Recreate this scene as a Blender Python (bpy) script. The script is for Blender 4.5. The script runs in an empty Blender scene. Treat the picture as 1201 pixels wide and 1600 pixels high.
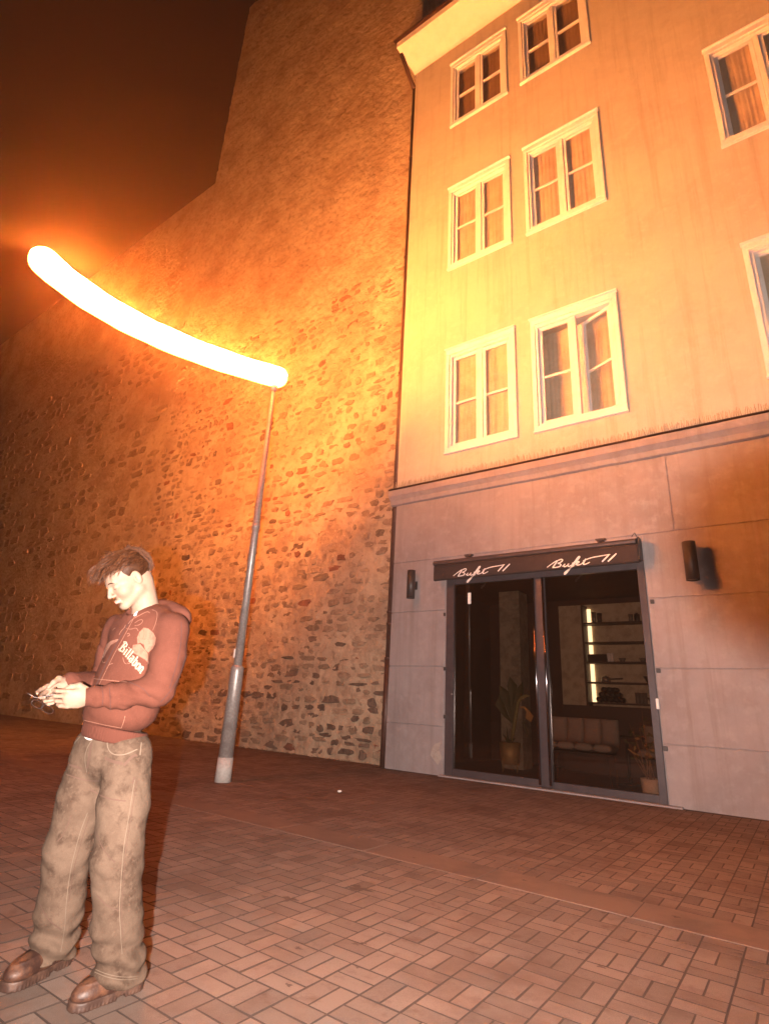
import bpy, bmesh, math, random
import numpy as np
from mathutils import Vector, Matrix
from mathutils.bvhtree import BVHTree

sc = bpy.context.scene
COL = sc.collection
PI = math.pi
rnd = random.Random(7)

# ------------------------------------------------------------------ camera
CAM_H = 1.12
FPX = 868.73                      # focal length in pixels of the 1201 x 1600 frame
PP = (600.5, 800.0)
RM = np.array([[0.8120570733624267, -0.1493587579954883, -0.5641411800357207],
               [0.5814436979242649, 0.2896760869155061, 0.7602703406114671],
               [0.04986517568610802, -0.9453992416325313, 0.32207722392995797]])
cd = bpy.data.cameras.new('camera'); cam = bpy.data.objects.new('camera', cd); COL.objects.link(cam)
cd.sensor_fit = 'HORIZONTAL'; cd.sensor_width = 36.0; cd.lens = FPX / 1201 * 36.0
cd.clip_start = 0.02; cd.clip_end = 500
rt = RM @ np.array([1, 0, 0]); upv = RM @ np.array([0, -1, 0]); bk = RM @ np.array([0, 0, -1])
cam.matrix_world = Matrix(((rt[0], upv[0], bk[0], 0), (rt[1], upv[1], bk[1], 0), (rt[2], upv[2], bk[2], CAM_H), (0, 0, 0, 1)))
sc.camera = cam

# ------------------------------------------------------------------ world (night), flash, exposure
w = bpy.data.worlds.new('World'); sc.world = w; w.use_nodes = True
nt = w.node_tree; nt.nodes.clear()
out = nt.nodes.new('ShaderNodeOutputWorld'); bg = nt.nodes.new('ShaderNodeBackground')
sky = nt.nodes.new('ShaderNodeTexSky'); sky.sky_type = 'NISHITA'; sky.sun_disc = False
sky.sun_elevation = math.radians(-9); sky.sun_rotation = math.radians(200)
nt.links.new(sky.outputs[0], bg.inputs[0]); bg.inputs[1].default_value = 0.05
nt.links.new(bg.outputs[0], out.inputs[0])
vs = sc.view_settings
vs.view_transform = 'Standard'; vs.look = 'None'; vs.exposure = 0.0; vs.gamma = 1.0; vs.use_curve_mapping = False
sc.cycles.use_denoising = True
sc.cycles.max_bounces = 6; sc.cycles.transparent_max_bounces = 16; sc.cycles.volume_bounces = 1
sc.cycles.sample_clamp_indirect = 6.0
sc.cycles.use_light_tree = True

# the photographer's flash, held a hand's breadth behind and left of the lens; nodes put a dark patch into its beam, like a finger's shadow
FLASH_W = 4200.0
ld = bpy.data.lights.new('camera_flash', 'SPOT'); fl = bpy.data.objects.new('camera_flash', ld); COL.objects.link(fl)
ld.energy = FLASH_W; ld.color = (1.0, 0.83, 0.73); ld.spot_size = math.radians(128); ld.spot_blend = 1.0; ld.shadow_soft_size = 0.012
m = cam.matrix_world.copy(); m.translation = Vector((0, 0, CAM_H)) + Vector(-rt * 0.085 + upv * 0.01 + bk * 0.24)
fl.matrix_world = m
ld.use_nodes = True
ln = ld.node_tree; em = [n for n in ln.nodes if n.type == 'EMISSION'][0]

def ray(px, py):
    return RM @ np.array([px - PP[0], py - PP[1], FPX])
def on_y(px, py, Y):
    d = ray(px, py); p = d * (Y / d[1]); return Vector((p[0], Y, p[2] + CAM_H))
def on_ground(px, py):
    d = ray(px, py); p = d * (-CAM_H / d[2]); return Vector((p[0], p[1], 0.0))
GEO = ln.nodes.new('ShaderNodeNewGeometry')
def lnode(t, **k):
    n = ln.nodes.new(t)
    for a, b in k.items(): setattr(n, a, b)
    return n
# direction of the beam (world) against the centre of the patch dimmed by the nodes
ctr = ray(1250, 850); ctr = ctr / np.linalg.norm(ctr)
dp = lnode('ShaderNodeVectorMath', operation='DOT_PRODUCT'); dp.inputs[1].default_value = tuple(ctr)
ln.links.new(GEO.outputs['Incoming'], dp.inputs[0])
ab = lnode('ShaderNodeMath', operation='ABSOLUTE'); ln.links.new(dp.outputs['Value'], ab.inputs[0])
mr = lnode('ShaderNodeMapRange', interpolation_type='SMOOTHSTEP')
mr.inputs['From Min'].default_value = math.cos(math.radians(12.0)); mr.inputs['From Max'].default_value = math.cos(math.radians(6.2))
mr.inputs['To Min'].default_value = 1.0; mr.inputs['To Max'].default_value = 0.015
ln.links.new(ab.outputs[0], mr.inputs['Value']); ln.links.new(mr.outputs[0], em.inputs['Strength'])

# ------------------------------------------------------------------ helpers
def tag(o, label=None, cat=None, group=None, kind=None):
    if label: o['label'] = label
    if cat: o['category'] = cat
    if group: o['group'] = group
    if kind: o['kind'] = kind
    return o
def empty(name, loc=(0, 0, 0), label=None, cat=None, group=None):
    o = bpy.data.objects.new(name, None); COL.objects.link(o); o.location = loc
    o.empty_display_size = 0.1
    return tag(o, label, cat, group)
def link(name, me, mat=None, parent=None):
    o = bpy.data.objects.new(name, me); COL.objects.link(o)
    if mat is not None and not me.materials: me.materials.append(mat)
    if parent is not None:
        o.parent = parent
        if parent.type == 'EMPTY' and parent.parent is None:
            o.matrix_parent_inverse = Matrix.Translation(parent.location).inverted()
        else:
            r = parent
            while r.parent: r = r.parent
            pm = world_of(parent); o.matrix_parent_inverse = pm.inverted()
    return o
def world_of(o):
    lm = Matrix.LocRotScale(o.location, o.rotation_euler, o.scale)
    if o.parent: return world_of(o.parent) @ o.matrix_parent_inverse @ lm
    return lm
def bm_obj(name, bm, mat, parent=None, smooth=False):
    me = bpy.data.meshes.new(name); bm.to_mesh(me); bm.free()
    if smooth:
        for p in me.polygons: p.use_smooth = True
    return link(name, me, mat, parent)
def bx(bm, x0, x1, y0, y1, z0, z1, bevel=0.0):
    M = Matrix.Translation(((x0 + x1) / 2, (y0 + y1) / 2, (z0 + z1) / 2)) @ Matrix.Diagonal((abs(x1 - x0), abs(y1 - y0), abs(z1 - z0), 1))
    r = bmesh.ops.create_cube(bm, size=1, matrix=M)
    if bevel:
        es = {e for v in r['verts'] for e in v.link_edges}
        bmesh.ops.bevel(bm, geom=list(es), offset=bevel, segments=1, affect='EDGES')
    return bm
def box(name, x0, x1, y0, y1, z0, z1, mat, parent=None, bevel=0.0):
    return bm_obj(name, bx(bmesh.new(), x0, x1, y0, y1, z0, z1, bevel), mat, parent)
def tube_bm(bm, pts, rads, n=8, caps=True):
    pts = [Vector(p) for p in pts]
    if not hasattr(rads, '__len__'): rads = [rads] * len(pts)
    prev = None; rings = []
    ref = None
    for i, p in enumerate(pts):
        t = (pts[min(i + 1, len(pts) - 1)] - pts[max(i - 1, 0)]).normalized()
        if ref is None:
            ref = t.orthogonal().normalized()
        else:
            ref = (ref - t * ref.dot(t))
            ref = ref.normalized() if ref.length > 1e-6 else t.orthogonal().normalized()
        b = t.cross(ref)
        ring = [bm.verts.new(p + (ref * math.cos(2 * PI * k / n) + b * math.sin(2 * PI * k / n)) * rads[i]) for k in range(n)]
        rings.append(ring)
        if i:
            for k in range(n):
                bm.faces.new((rings[i - 1][k], rings[i - 1][(k + 1) % n], ring[(k + 1) % n], ring[k]))
    if caps and n > 2:
        bm.faces.new(rings[0][::-1]); bm.faces.new(rings[-1])
    return bm
def tube(name, pts, rads, mat, parent=None, n=8, smooth=True):
    return bm_obj(name, tube_bm(bmesh.new(), pts, rads, n), mat, parent, smooth)
def lathe_bm(bm, prof, c, n=20):
    rings = []
    for r, z in prof:
        rings.append([bm.verts.new((c[0] + r * math.cos(2 * PI * k / n), c[1] + r * math.sin(2 * PI * k / n), c[2] + z)) for k in range(n)])
    for a, b in zip(rings[:-1], rings[1:]):
        for k in range(n): bm.faces.new((a[k], a[(k + 1) % n], b[(k + 1) % n], b[k]))
    bm.faces.new(rings[0][::-1]); bm.faces.new(rings[-1])
    return bm
def lathe(name, prof, c, mat, parent=None, n=20):
    return bm_obj(name, lathe_bm(bmesh.new(), prof, c, n), mat, parent, True)

# ------------------------------------------------------------------ materials
def mat(name, col, rough=0.7, metal=0.0, spec=0.5, noise=None, bump=None, vary=None, emit=None, coat=0, streak=None):
    """noise = (scale, colour2, low, high) ; bump = [(scale, strength, detail), ...] ; vary = amount of per-piece tone"""
    m = bpy.data.materials.new(name); m.use_nodes = True
    t = m.node_tree; b = t.nodes['Principled BSDF']
    b.inputs['Base Color'].default_value = (*col, 1); b.inputs['Roughness'].default_value = rough
    b.inputs['Metallic'].default_value = metal; b.inputs['Specular IOR Level'].default_value = spec
    if coat: b.inputs['Coat Weight'].default_value = coat
    tc = t.nodes.new('ShaderNodeTexCoord'); cur = None
    geo = t.nodes.new('ShaderNodeNewGeometry')
    for i, (s, c2, lo, hi) in enumerate(noise or []):
        n = t.nodes.new('ShaderNodeTexNoise'); n.inputs['Scale'].default_value = s; n.inputs['Detail'].default_value = 6
        n.inputs['Roughness'].default_value = 0.65
        t.links.new(geo.outputs['Position'], n.inputs['Vector'])
        r = t.nodes.new('ShaderNodeMapRange'); r.inputs['From Min'].default_value = lo; r.inputs['From Max'].default_value = hi
        t.links.new(n.outputs['Fac'], r.inputs['Value'])
        mx = t.nodes.new('ShaderNodeMix'); mx.data_type = 'RGBA'
        t.links.new(r.outputs[0], mx.inputs['Factor'])
        if cur is None: mx.inputs['A'].default_value = (*col, 1)
        else: t.links.new(cur, mx.inputs['A'])
        mx.inputs['B'].default_value = (*c2, 1); cur = mx.outputs['Result']
    if streak and cur is not None:
        mp = t.nodes.new('ShaderNodeMapping'); mp.inputs['Scale'].default_value = (5.0, 5.0, 0.22); t.links.new(geo.outputs['Position'], mp.inputs['Vector'])
        n = t.nodes.new('ShaderNodeTexNoise'); n.inputs['Scale'].default_value = 1.0; n.inputs['Detail'].default_value = 7; n.inputs['Roughness'].default_value = 0.7; t.links.new(mp.outputs[0], n.inputs['Vector'])
        r = t.nodes.new('ShaderNodeMapRange'); r.inputs['From Min'].default_value = 0.5; r.inputs['From Max'].default_value = 0.8; r.inputs['To Max'].default_value = streak[1]
        t.links.new(n.outputs['Fac'], r.inputs['Value'])
        mx = t.nodes.new('ShaderNodeMix'); mx.data_type = 'RGBA'; t.links.new(r.outputs[0], mx.inputs['Factor']); t.links.new(cur, mx.inputs['A']); mx.inputs['B'].default_value = (*streak[0], 1); cur = mx.outputs['Result']
    if vary:
        at = t.nodes.new('ShaderNodeAttribute'); at.attribute_name = 'tone'
        oi = t.nodes.new('ShaderNodeObjectInfo')
        ad = t.nodes.new('ShaderNodeMath'); ad.operation = 'ADD'
        t.links.new(at.outputs['Fac'], ad.inputs[0]); t.links.new(oi.outputs['Random'], ad.inputs[1])
        fr = t.nodes.new('ShaderNodeMath'); fr.operation = 'FRACT'; t.links.new(ad.outputs[0], fr.inputs[0])
        r = t.nodes.new('ShaderNodeMapRange'); r.inputs['To Min'].default_value = 1 - vary; r.inputs['To Max'].default_value = 1 + vary * 0.6
        t.links.new(fr.outputs[0], r.inputs['Value'])
        mu = t.nodes.new('ShaderNodeMix'); mu.data_type = 'RGBA'; mu.blend_type = 'MULTIPLY'; mu.inputs['Factor'].default_value = 1
        if cur is None: mu.inputs['A'].default_value = (*col, 1)
        else: t.links.new(cur, mu.inputs['A'])
        t.links.new(r.outputs[0], mu.inputs['B']); cur = mu.outputs['Result']
    if cur is not None: t.links.new(cur, b.inputs['Base Color'])
    nrm = None
    for (s, st, dt) in bump or []:
        n = t.nodes.new('ShaderNodeTexNoise'); n.inputs['Scale'].default_value = s; n.inputs['Detail'].default_value = dt
        t.links.new(geo.outputs['Position'], n.inputs['Vector'])
        bp = t.nodes.new('ShaderNodeBump'); bp.inputs['Strength'].default_value = st; bp.inputs['Distance'].default_value = 0.4 / s
        t.links.new(n.outputs['Fac'], bp.inputs['Height'])
        if nrm: t.links.new(nrm, bp.inputs['Normal'])
        nrm = bp.outputs[0]
    if nrm: t.links.new(nrm, b.inputs['Normal'])
    if emit:
        b.inputs['Emission Color'].default_value = (*emit[0], 1); b.inputs['Emission Strength'].default_value = emit[1]
    return m

M = {}
M['paver'] = mat('paver', (0.15, 0.104, 0.085), 0.95, spec=0.2, noise=[(420, (0.225, 0.168, 0.14), 0.42, 0.66), (900, (0.062, 0.038, 0.03), 0.56, 0.72), (1.3, (0.105, 0.063, 0.048), 0.48, 0.72), (7, (0.115, 0.071, 0.055), 0.55, 0.75)], bump=[(700, 0.5, 3)], vary=0.22)
M['band'] = mat('band_stone', (0.14, 0.085, 0.063), 0.8, noise=[(300, (0.15, 0.1, 0.078), 0.45, 0.7), (2.0, (0.085, 0.054, 0.042), 0.45, 0.7)], bump=[(500, 0.3, 3)], vary=0.12)
M['joint'] = mat('joint_sand', (0.034, 0.019, 0.014), 0.95, noise=[(200, (0.06, 0.035, 0.026), 0.5, 0.7)], bump=[(300, 0.5, 3)])
M['mortar'] = mat('wall_mortar', (0.43, 0.335, 0.235), 0.95, noise=[(0.9, (0.31, 0.22, 0.15), 0.42, 0.62), (5.5, (0.21, 0.14, 0.095), 0.52, 0.72), (22, (0.55, 0.46, 0.34), 0.60, 0.74), (55, (0.14, 0.09, 0.06), 0.60, 0.75)], bump=[(6, 0.9, 6), (40, 0.8, 5)])
M['stone_dark'] = mat('stone_dark', (0.155, 0.108, 0.08), 0.85, noise=[(9, (0.085, 0.06, 0.047), 0.45, 0.65), (40, (0.2, 0.14, 0.1), 0.6, 0.75)], bump=[(14, 0.8, 6)], vary=0.3)
M['stone_tan'] = mat('stone_tan', (0.28, 0.205, 0.14), 0.92, noise=[(3, (0.19, 0.13, 0.09), 0.45, 0.62), (9, (0.34, 0.26, 0.18), 0.5, 0.7), (45, (0.16, 0.11, 0.075), 0.6, 0.75)], bump=[(14, 0.8, 6)], vary=0.3)
M['stone_red'] = mat('stone_red', (0.22, 0.095, 0.06), 0.9, noise=[(9, (0.14, 0.065, 0.045), 0.45, 0.68)], bump=[(16, 0.8, 6)], vary=0.3)
M['plaster_up'] = mat('plaster_upper', (0.50, 0.45, 0.37), 0.9, noise=[(0.8, (0.44, 0.39, 0.32), 0.42, 0.68), (6, (0.52, 0.47, 0.39), 0.5, 0.7), (2.2, (0.41, 0.36, 0.285), 0.58, 0.8)], bump=[(60, 0.25, 4), (2, 0.12, 3)], streak=((0.30, 0.25, 0.18), 0.8))
M['plaster_low'] = mat('plaster_lower', (0.29, 0.25, 0.255), 0.9, noise=[(1.2, (0.235, 0.195, 0.197), 0.42, 0.7), (7, (0.32, 0.28, 0.28), 0.5, 0.72), (30, (0.22, 0.185, 0.185), 0.62, 0.8)], bump=[(50, 0.3, 5), (3, 0.2, 3)], streak=((0.19, 0.155, 0.15), 0.8))
M['plaster_patch'] = mat('plaster_patch', (0.36, 0.31, 0.28), 0.95, noise=[(20, (0.27, 0.22, 0.2), 0.45, 0.7)], bump=[(40, 0.5, 5)])
M['trim'] = mat('white_trim', (0.78, 0.74, 0.70), 0.55, noise=[(3, (0.70, 0.65, 0.6), 0.45, 0.7), (25, (0.8, 0.76, 0.73), 0.5, 0.7)], bump=[(30, 0.1, 3)])
M['curtain'] = mat('curtain', (0.68, 0.58, 0.48), 0.95, noise=[(3, (0.54, 0.44, 0.35), 0.4, 0.7)])
M['curtain_brown'] = mat('curtain_brown', (0.36, 0.24, 0.16), 0.95, noise=[(3, (0.30, 0.19, 0.12), 0.4, 0.7)])
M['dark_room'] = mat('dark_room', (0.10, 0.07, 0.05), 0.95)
M['frame'] = mat('anthracite_frame', (0.075, 0.062, 0.07), 0.33, 0.35, noise=[(8, (0.095, 0.08, 0.088), 0.4, 0.7)], bump=[(90, 0.05, 3)])
M['awning'] = mat('awning_cloth', (0.022, 0.015, 0.016), 0.85, noise=[(4, (0.034, 0.022, 0.022), 0.4, 0.7)], bump=[(9, 0.25, 4)])
M['cassette'] = mat('awning_cassette', (0.075, 0.055, 0.055), 0.5, 0.2, noise=[(6, (0.055, 0.04, 0.04), 0.4, 0.7)])
M['letter'] = mat('white_letter', (0.8, 0.76, 0.72), 0.7)
M['rail'] = mat('polished_rail', (0.30, 0.27, 0.29), 0.16, 1.0)
M['black_metal'] = mat('black_metal', (0.045, 0.04, 0.042), 0.45, 0.3, bump=[(120, 0.1, 3)])
M['pipe'] = mat('drainpipe_paint', (0.065, 0.032, 0.026), 0.5, 0.2, noise=[(8, (0.10, 0.05, 0.04), 0.45, 0.7)])
M['galv'] = mat('galvanised_steel', (0.34, 0.31, 0.30), 0.42, 0.45, noise=[(35, (0.45, 0.42, 0.41), 0.45, 0.65), (7, (0.27, 0.24, 0.23), 0.5, 0.75)], bump=[(60, 0.1, 3)])
M['base_paint'] = mat('pole_base', (0.44, 0.41, 0.39), 0.75, noise=[(25, (0.34, 0.3, 0.28), 0.45, 0.7)], bump=[(50, 0.3, 4)])
M['spike'] = mat('spike_wire', (0.3, 0.26, 0.2), 0.5, 0.6)
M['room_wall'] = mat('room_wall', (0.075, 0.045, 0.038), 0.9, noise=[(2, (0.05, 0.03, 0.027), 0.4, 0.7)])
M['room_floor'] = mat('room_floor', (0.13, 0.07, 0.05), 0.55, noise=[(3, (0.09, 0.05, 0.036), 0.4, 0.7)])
M['concrete'] = mat('bare_concrete', (0.30, 0.28, 0.22), 0.9, noise=[(5, (0.18, 0.165, 0.13), 0.42, 0.62), (30, (0.36, 0.33, 0.27), 0.55, 0.7)], bump=[(25, 0.4, 5)])
M['shelf_wood'] = mat('shelf_wood', (0.05, 0.032, 0.026), 0.6)
M['shelf_back'] = mat('shelf_back', (0.5, 0.43, 0.31), 0.7, noise=[(6, (0.33, 0.27, 0.19), 0.45, 0.66), (50, (0.58, 0.5, 0.38), 0.58, 0.7)])
M['led'] = mat('led_strip', (0.8, 0.7, 0.5), 0.5, emit=((1.0, 0.80, 0.46), 4.0))
M['upholstery'] = mat('grey_upholstery', (0.26, 0.24, 0.215), 0.9, noise=[(60, (0.21, 0.19, 0.17), 0.45, 0.65)], bump=[(200, 0.3, 3)])
M['brass'] = mat('brass', (0.42, 0.31, 0.15), 0.62, 0.5, noise=[(30, (0.42, 0.29, 0.13), 0.45, 0.7)])
M['pot_white'] = mat('white_pot', (0.62, 0.57, 0.46), 0.6, noise=[(10, (0.5, 0.45, 0.36), 0.45, 0.7)])
M['soil'] = mat('soil', (0.03, 0.02, 0.015), 0.95, bump=[(60, 0.8, 4)])
M['stalk'] = mat('cactus_stalk', (0.22, 0.21, 0.085), 0.7, noise=[(20, (0.3, 0.26, 0.12), 0.45, 0.7)])
M['leaf'] = mat('leaf_green', (0.055, 0.065, 0.022), 0.6, noise=[(20, (0.1, 0.085, 0.03), 0.45, 0.7)])
M['leaf_dry'] = mat('leaf_dry', (0.38, 0.24, 0.09), 0.7)
M['reed'] = mat('reed', (0.27, 0.16, 0.085), 0.7)
M['glassware'] = mat('glassware', (0.35, 0.33, 0.3), 0.12, 0.6)
M['dark_ware'] = mat('dark_ware', (0.025, 0.02, 0.02), 0.3)
M['paper'] = mat('paper', (0.8, 0.77, 0.74), 0.8)
M['litter'] = mat('litter_paper', (0.75, 0.68, 0.62), 0.9)
M['stain'] = mat('oil_stain', (0.055, 0.03, 0.022), 0.8)
# person
M['skin'] = mat('skin', (0.18, 0.118, 0.086), 0.6, spec=0.2, noise=[(30, (0.19, 0.122, 0.09), 0.45, 0.7), (9, (0.155, 0.092, 0.067), 0.52, 0.75)], bump=[(300, 0.06, 3)])
M['skin'].node_tree.nodes['Principled BSDF'].inputs['Subsurface Weight'].default_value = 0.12
M['skin'].node_tree.nodes['Principled BSDF'].inputs['Subsurface Scale'].default_value = 0.01
M['lip'] = mat('lip', (0.5, 0.22, 0.18), 0.5)
M['lash'] = mat('lash', (0.05, 0.025, 0.018), 0.8)
M['hair'] = mat('hair', (0.042, 0.0135, 0.005), 0.55, spec=0.12, noise=[(60, (0.085, 0.032, 0.012), 0.5, 0.7)], vary=0.75)
M['hoodie'] = mat('hoodie_fleece', (0.068, 0.023, 0.0155), 0.95, spec=0.1, noise=[(7, (0.058, 0.019, 0.0125), 0.45, 0.7), (300, (0.098, 0.037, 0.026), 0.55, 0.75)], bump=[(18, 0.25, 3), (600, 0.25, 3)])
M['rib'] = mat('rib_knit', (0.062, 0.02, 0.0135), 0.95, spec=0.15, bump=[(500, 0.4, 3)])
M['seam'] = mat('seam_fold_dark', (0.04, 0.011, 0.008), 0.95)  # for seams, and for fold shade painted as lines
M['print_pale'] = mat('print_pale', (0.165, 0.07, 0.045), 0.9, noise=[(60, (0.125, 0.047, 0.03), 0.48, 0.62)])
M['print_white'] = mat('print_white', (0.31, 0.25, 0.19), 0.85)
M['print_dark'] = mat('print_dark', (0.10, 0.05, 0.028), 0.9)
M['jeans'] = mat('washed_denim', (0.060, 0.039, 0.028), 0.95, spec=0.1, noise=[(3.2, (0.092, 0.063, 0.046), 0.42, 0.6), (11, (0.034, 0.0205, 0.0145), 0.5, 0.68), (60, (0.082, 0.056, 0.041), 0.52, 0.66), (700, (0.05, 0.031, 0.02), 0.5, 0.72)], bump=[(22, 0.3, 4), (700, 0.3, 2)])
M['denim_dark'] = mat('denim_dark_mark', (0.058, 0.030, 0.02), 0.9)  # darker denim for seam lines, wear and painted pocket shadow
M['stitch'] = mat('stitch', (0.10, 0.07, 0.049), 0.85)
M['shoe'] = mat('shoe_leather', (0.028, 0.0105, 0.007), 0.55, noise=[(14, (0.12, 0.05, 0.026), 0.45, 0.7)], bump=[(40, 0.3, 4)])
M['sole'] = mat('shoe_sole', (0.035, 0.016, 0.011), 0.6, noise=[(30, (0.085, 0.042, 0.027), 0.45, 0.7)])
M['shirt'] = mat('white_cotton', (0.5, 0.48, 0.45), 0.9, bump=[(60, 0.3, 4)])
M['wire'] = mat('glasses_wire', (0.05, 0.04, 0.04), 0.35, 0.6)

def glass_mat(name, tint, refl=1.0, rough=0.0):
    m = bpy.data.materials.new(name); m.use_nodes = True; t = m.node_tree; t.nodes.clear()
    o = t.nodes.new('ShaderNodeOutputMaterial'); tr = t.nodes.new('ShaderNodeBsdfTransparent'); gl = t.nodes.new('ShaderNodeBsdfGlossy')
    tr.inputs[0].default_value = (*tint, 1); gl.inputs['Roughness'].default_value = rough
    lw = t.nodes.new('ShaderNodeLayerWeight'); lw.inputs[0].default_value = 0.5
    pw = t.nodes.new('ShaderNodeMath'); pw.operation = 'POWER'; pw.inputs[1].default_value = 4.0; t.links.new(lw.outputs['Facing'], pw.inputs[0])
    fr = t.nodes.new('ShaderNodeMath'); fr.operation = 'MULTIPLY_ADD'; fr.inputs[1].default_value = 0.8; fr.inputs[2].default_value = 0.035
    t.links.new(pw.outputs[0], fr.inputs[0])
    mu = t.nodes.new('ShaderNodeMath'); mu.operation = 'MULTIPLY'; mu.inputs[1].default_value = refl; mu.use_clamp = True
    t.links.new(fr.outputs[0], mu.inputs[0])
    mx = t.nodes.new('ShaderNodeMixShader'); t.links.new(mu.outputs[0], mx.inputs[0]); t.links.new(tr.outputs[0], mx.inputs[1]); t.links.new(gl.outputs[0], mx.inputs[2])
    t.links.new(mx.outputs[0], o.inputs[0]); return m
M['shop_glass'] = glass_mat('shop_glass', (0.74, 0.66, 0.62), 1.9)
M['window_glass'] = glass_mat('window_glass', (0.95, 0.93, 0.9), 1.2)
M['lens'] = glass_mat('lens_glass', (0.85, 0.82, 0.8), 1.0)

# sodium light of the lamp's exposure trail, built as a glowing tube
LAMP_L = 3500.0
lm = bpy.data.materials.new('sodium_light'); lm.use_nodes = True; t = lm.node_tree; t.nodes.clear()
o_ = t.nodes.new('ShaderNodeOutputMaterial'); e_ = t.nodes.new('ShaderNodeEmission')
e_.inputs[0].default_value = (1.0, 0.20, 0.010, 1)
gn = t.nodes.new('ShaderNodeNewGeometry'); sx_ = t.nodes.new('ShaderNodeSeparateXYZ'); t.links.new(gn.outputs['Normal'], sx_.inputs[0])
# emission shaped by normal to light wall and house and keep the ground darker
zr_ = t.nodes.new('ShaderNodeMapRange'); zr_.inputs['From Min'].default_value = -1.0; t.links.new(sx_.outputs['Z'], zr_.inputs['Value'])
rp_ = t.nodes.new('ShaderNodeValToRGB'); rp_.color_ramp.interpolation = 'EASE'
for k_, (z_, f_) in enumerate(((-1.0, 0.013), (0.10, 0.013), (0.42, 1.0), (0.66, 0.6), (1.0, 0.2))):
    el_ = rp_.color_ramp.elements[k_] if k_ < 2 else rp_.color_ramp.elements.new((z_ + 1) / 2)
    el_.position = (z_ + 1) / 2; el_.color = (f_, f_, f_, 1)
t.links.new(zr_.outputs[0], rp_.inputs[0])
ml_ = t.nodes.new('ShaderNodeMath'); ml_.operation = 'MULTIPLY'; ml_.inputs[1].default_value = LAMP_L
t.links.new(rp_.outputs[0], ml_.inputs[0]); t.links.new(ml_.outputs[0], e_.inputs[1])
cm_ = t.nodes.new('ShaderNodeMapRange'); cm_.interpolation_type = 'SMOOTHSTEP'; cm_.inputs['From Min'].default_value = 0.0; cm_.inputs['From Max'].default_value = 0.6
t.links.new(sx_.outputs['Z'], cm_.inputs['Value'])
mc_ = t.nodes.new('ShaderNodeMix'); mc_.data_type = 'RGBA'; mc_.inputs['A'].default_value = (1, 0.15, 0.032, 1); mc_.inputs['B'].default_value = (1, 0.30, 0.05, 1)  # redder underside, chosen for the tint it gives low surfaces
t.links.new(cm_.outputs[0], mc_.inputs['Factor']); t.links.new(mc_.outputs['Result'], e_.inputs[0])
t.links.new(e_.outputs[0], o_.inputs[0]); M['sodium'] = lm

YF = 8.82                          # plane of the house front
YW = 9.12                          # plane of the stone wall
#@@STRUCTURE
# ------------------------------------------------------------------ ground
bm = bmesh.new(); bx(bm, -60, 30, -25, 45, -0.5, -0.0042)
ground = bm_obj('ground', bm, M['joint']); tag(ground, 'sandy bed of the paved square', kind='structure')

pave = empty('pavement', (0, 0, 0)); pave['kind'] = 'structure'; pave['label'] = 'basket-weave block paving of the square'
U = 0.198; BY0, BY1 = 3.985, 4.345
X0 = -1.0385                       # one of the long joints
JW = 0.0036
def paver_verts(lx, ly, r, jit):
    """bevelled block, centre at 0,0, top at z=0"""
    hx, hy = lx / 2 - JW, ly / 2 - JW; b = 0.0012
    z = -0.002 + r.uniform(-jit, jit)
    vs_ = [(sx * hx, sy * hy, -0.03) for sx, sy in ((-1, -1), (1, -1), (1, 1), (-1, 1))]
    vs_ += [(sx * hx, sy * hy, z - 0.0016) for sx, sy in ((-1, -1), (1, -1), (1, 1), (-1, 1))]
    vs_ += [(sx * (hx - b), sy * (hy - b), z + r.uniform(-.0012, .0012)) for sx, sy in ((-1, -1), (1, -1), (1, 1), (-1, 1))]
    fs = [(8, 9, 10, 11)]
    for a in (0, 4):
        for k in range(4): fs.append((a + k, a + (k + 1) % 4, a + 4 + (k + 1) % 4, a + 4 + k))
    return vs_, fs
def to_px(p):
    q = RM.T @ (np.array(p) - np.array([0, 0, CAM_H]))
    if q[2] < 0.15: return None
    return PP[0] + FPX * q[0] / q[2], PP[1] + FPX * q[1] / q[2], q[2]
spots = []
def weave(ylo, yhi, ysign, yorg, par):
    for i in range(-95, 45):
        for j in range(0, 70):
            xc = X0 + (i + 0.5) * U; yc = yorg + ysign * (j + 0.5) * U
            if not (ylo <= yc <= yhi): continue
            p = to_px((xc, yc, 0))
            if p is None or not (-170 < p[0] < 1370 and p[1] < 1850): continue
            if p[2] > 20: continue
            if (i + j + par) % 2: spots.extend([(xc - U / 4, yc, 'v', p), (xc + U / 4, yc, 'v', p)])
            else: spots.extend([(xc, yc - U / 4, 'h', p), (xc, yc + U / 4, 'h', p)])
weave(0.0, BY0, -1, BY0, 0)
weave(BY1, YW - 0.02, 1, BY1, 1)
spots = [s for s in spots if not (s[1] + U / 2 > YF - 0.01 and s[0] > -6.3)]
inview = lambda p: 0 < p[0] < 1201 and 0 < p[1] < 1600
spots.sort(key=lambda s: (not inview(s[3]), s[3][2]))
prot = {}
for k in range(6):
    for ori in 'vh':
        v_, f_ = paver_verts(U / 2 if ori == 'v' else U, U if ori == 'v' else U / 2, rnd, 0.0009)
        me = bpy.data.meshes.new('paver'); me.from_pydata(v_, [], f_); me.materials.append(M['paver']); me.materials.append(M['joint']); me.polygons.foreach_set('material_index', [0] + [1] * (len(f_) - 1)); prot[ori, k] = me
for x, y, ori, p in spots[:300]:
    o = link('paver', prot[ori, rnd.randrange(6)], None, pave); o.location = (x, y, 0); o.rotation_euler = (0, 0, rnd.gauss(0, 0.006))
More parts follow.
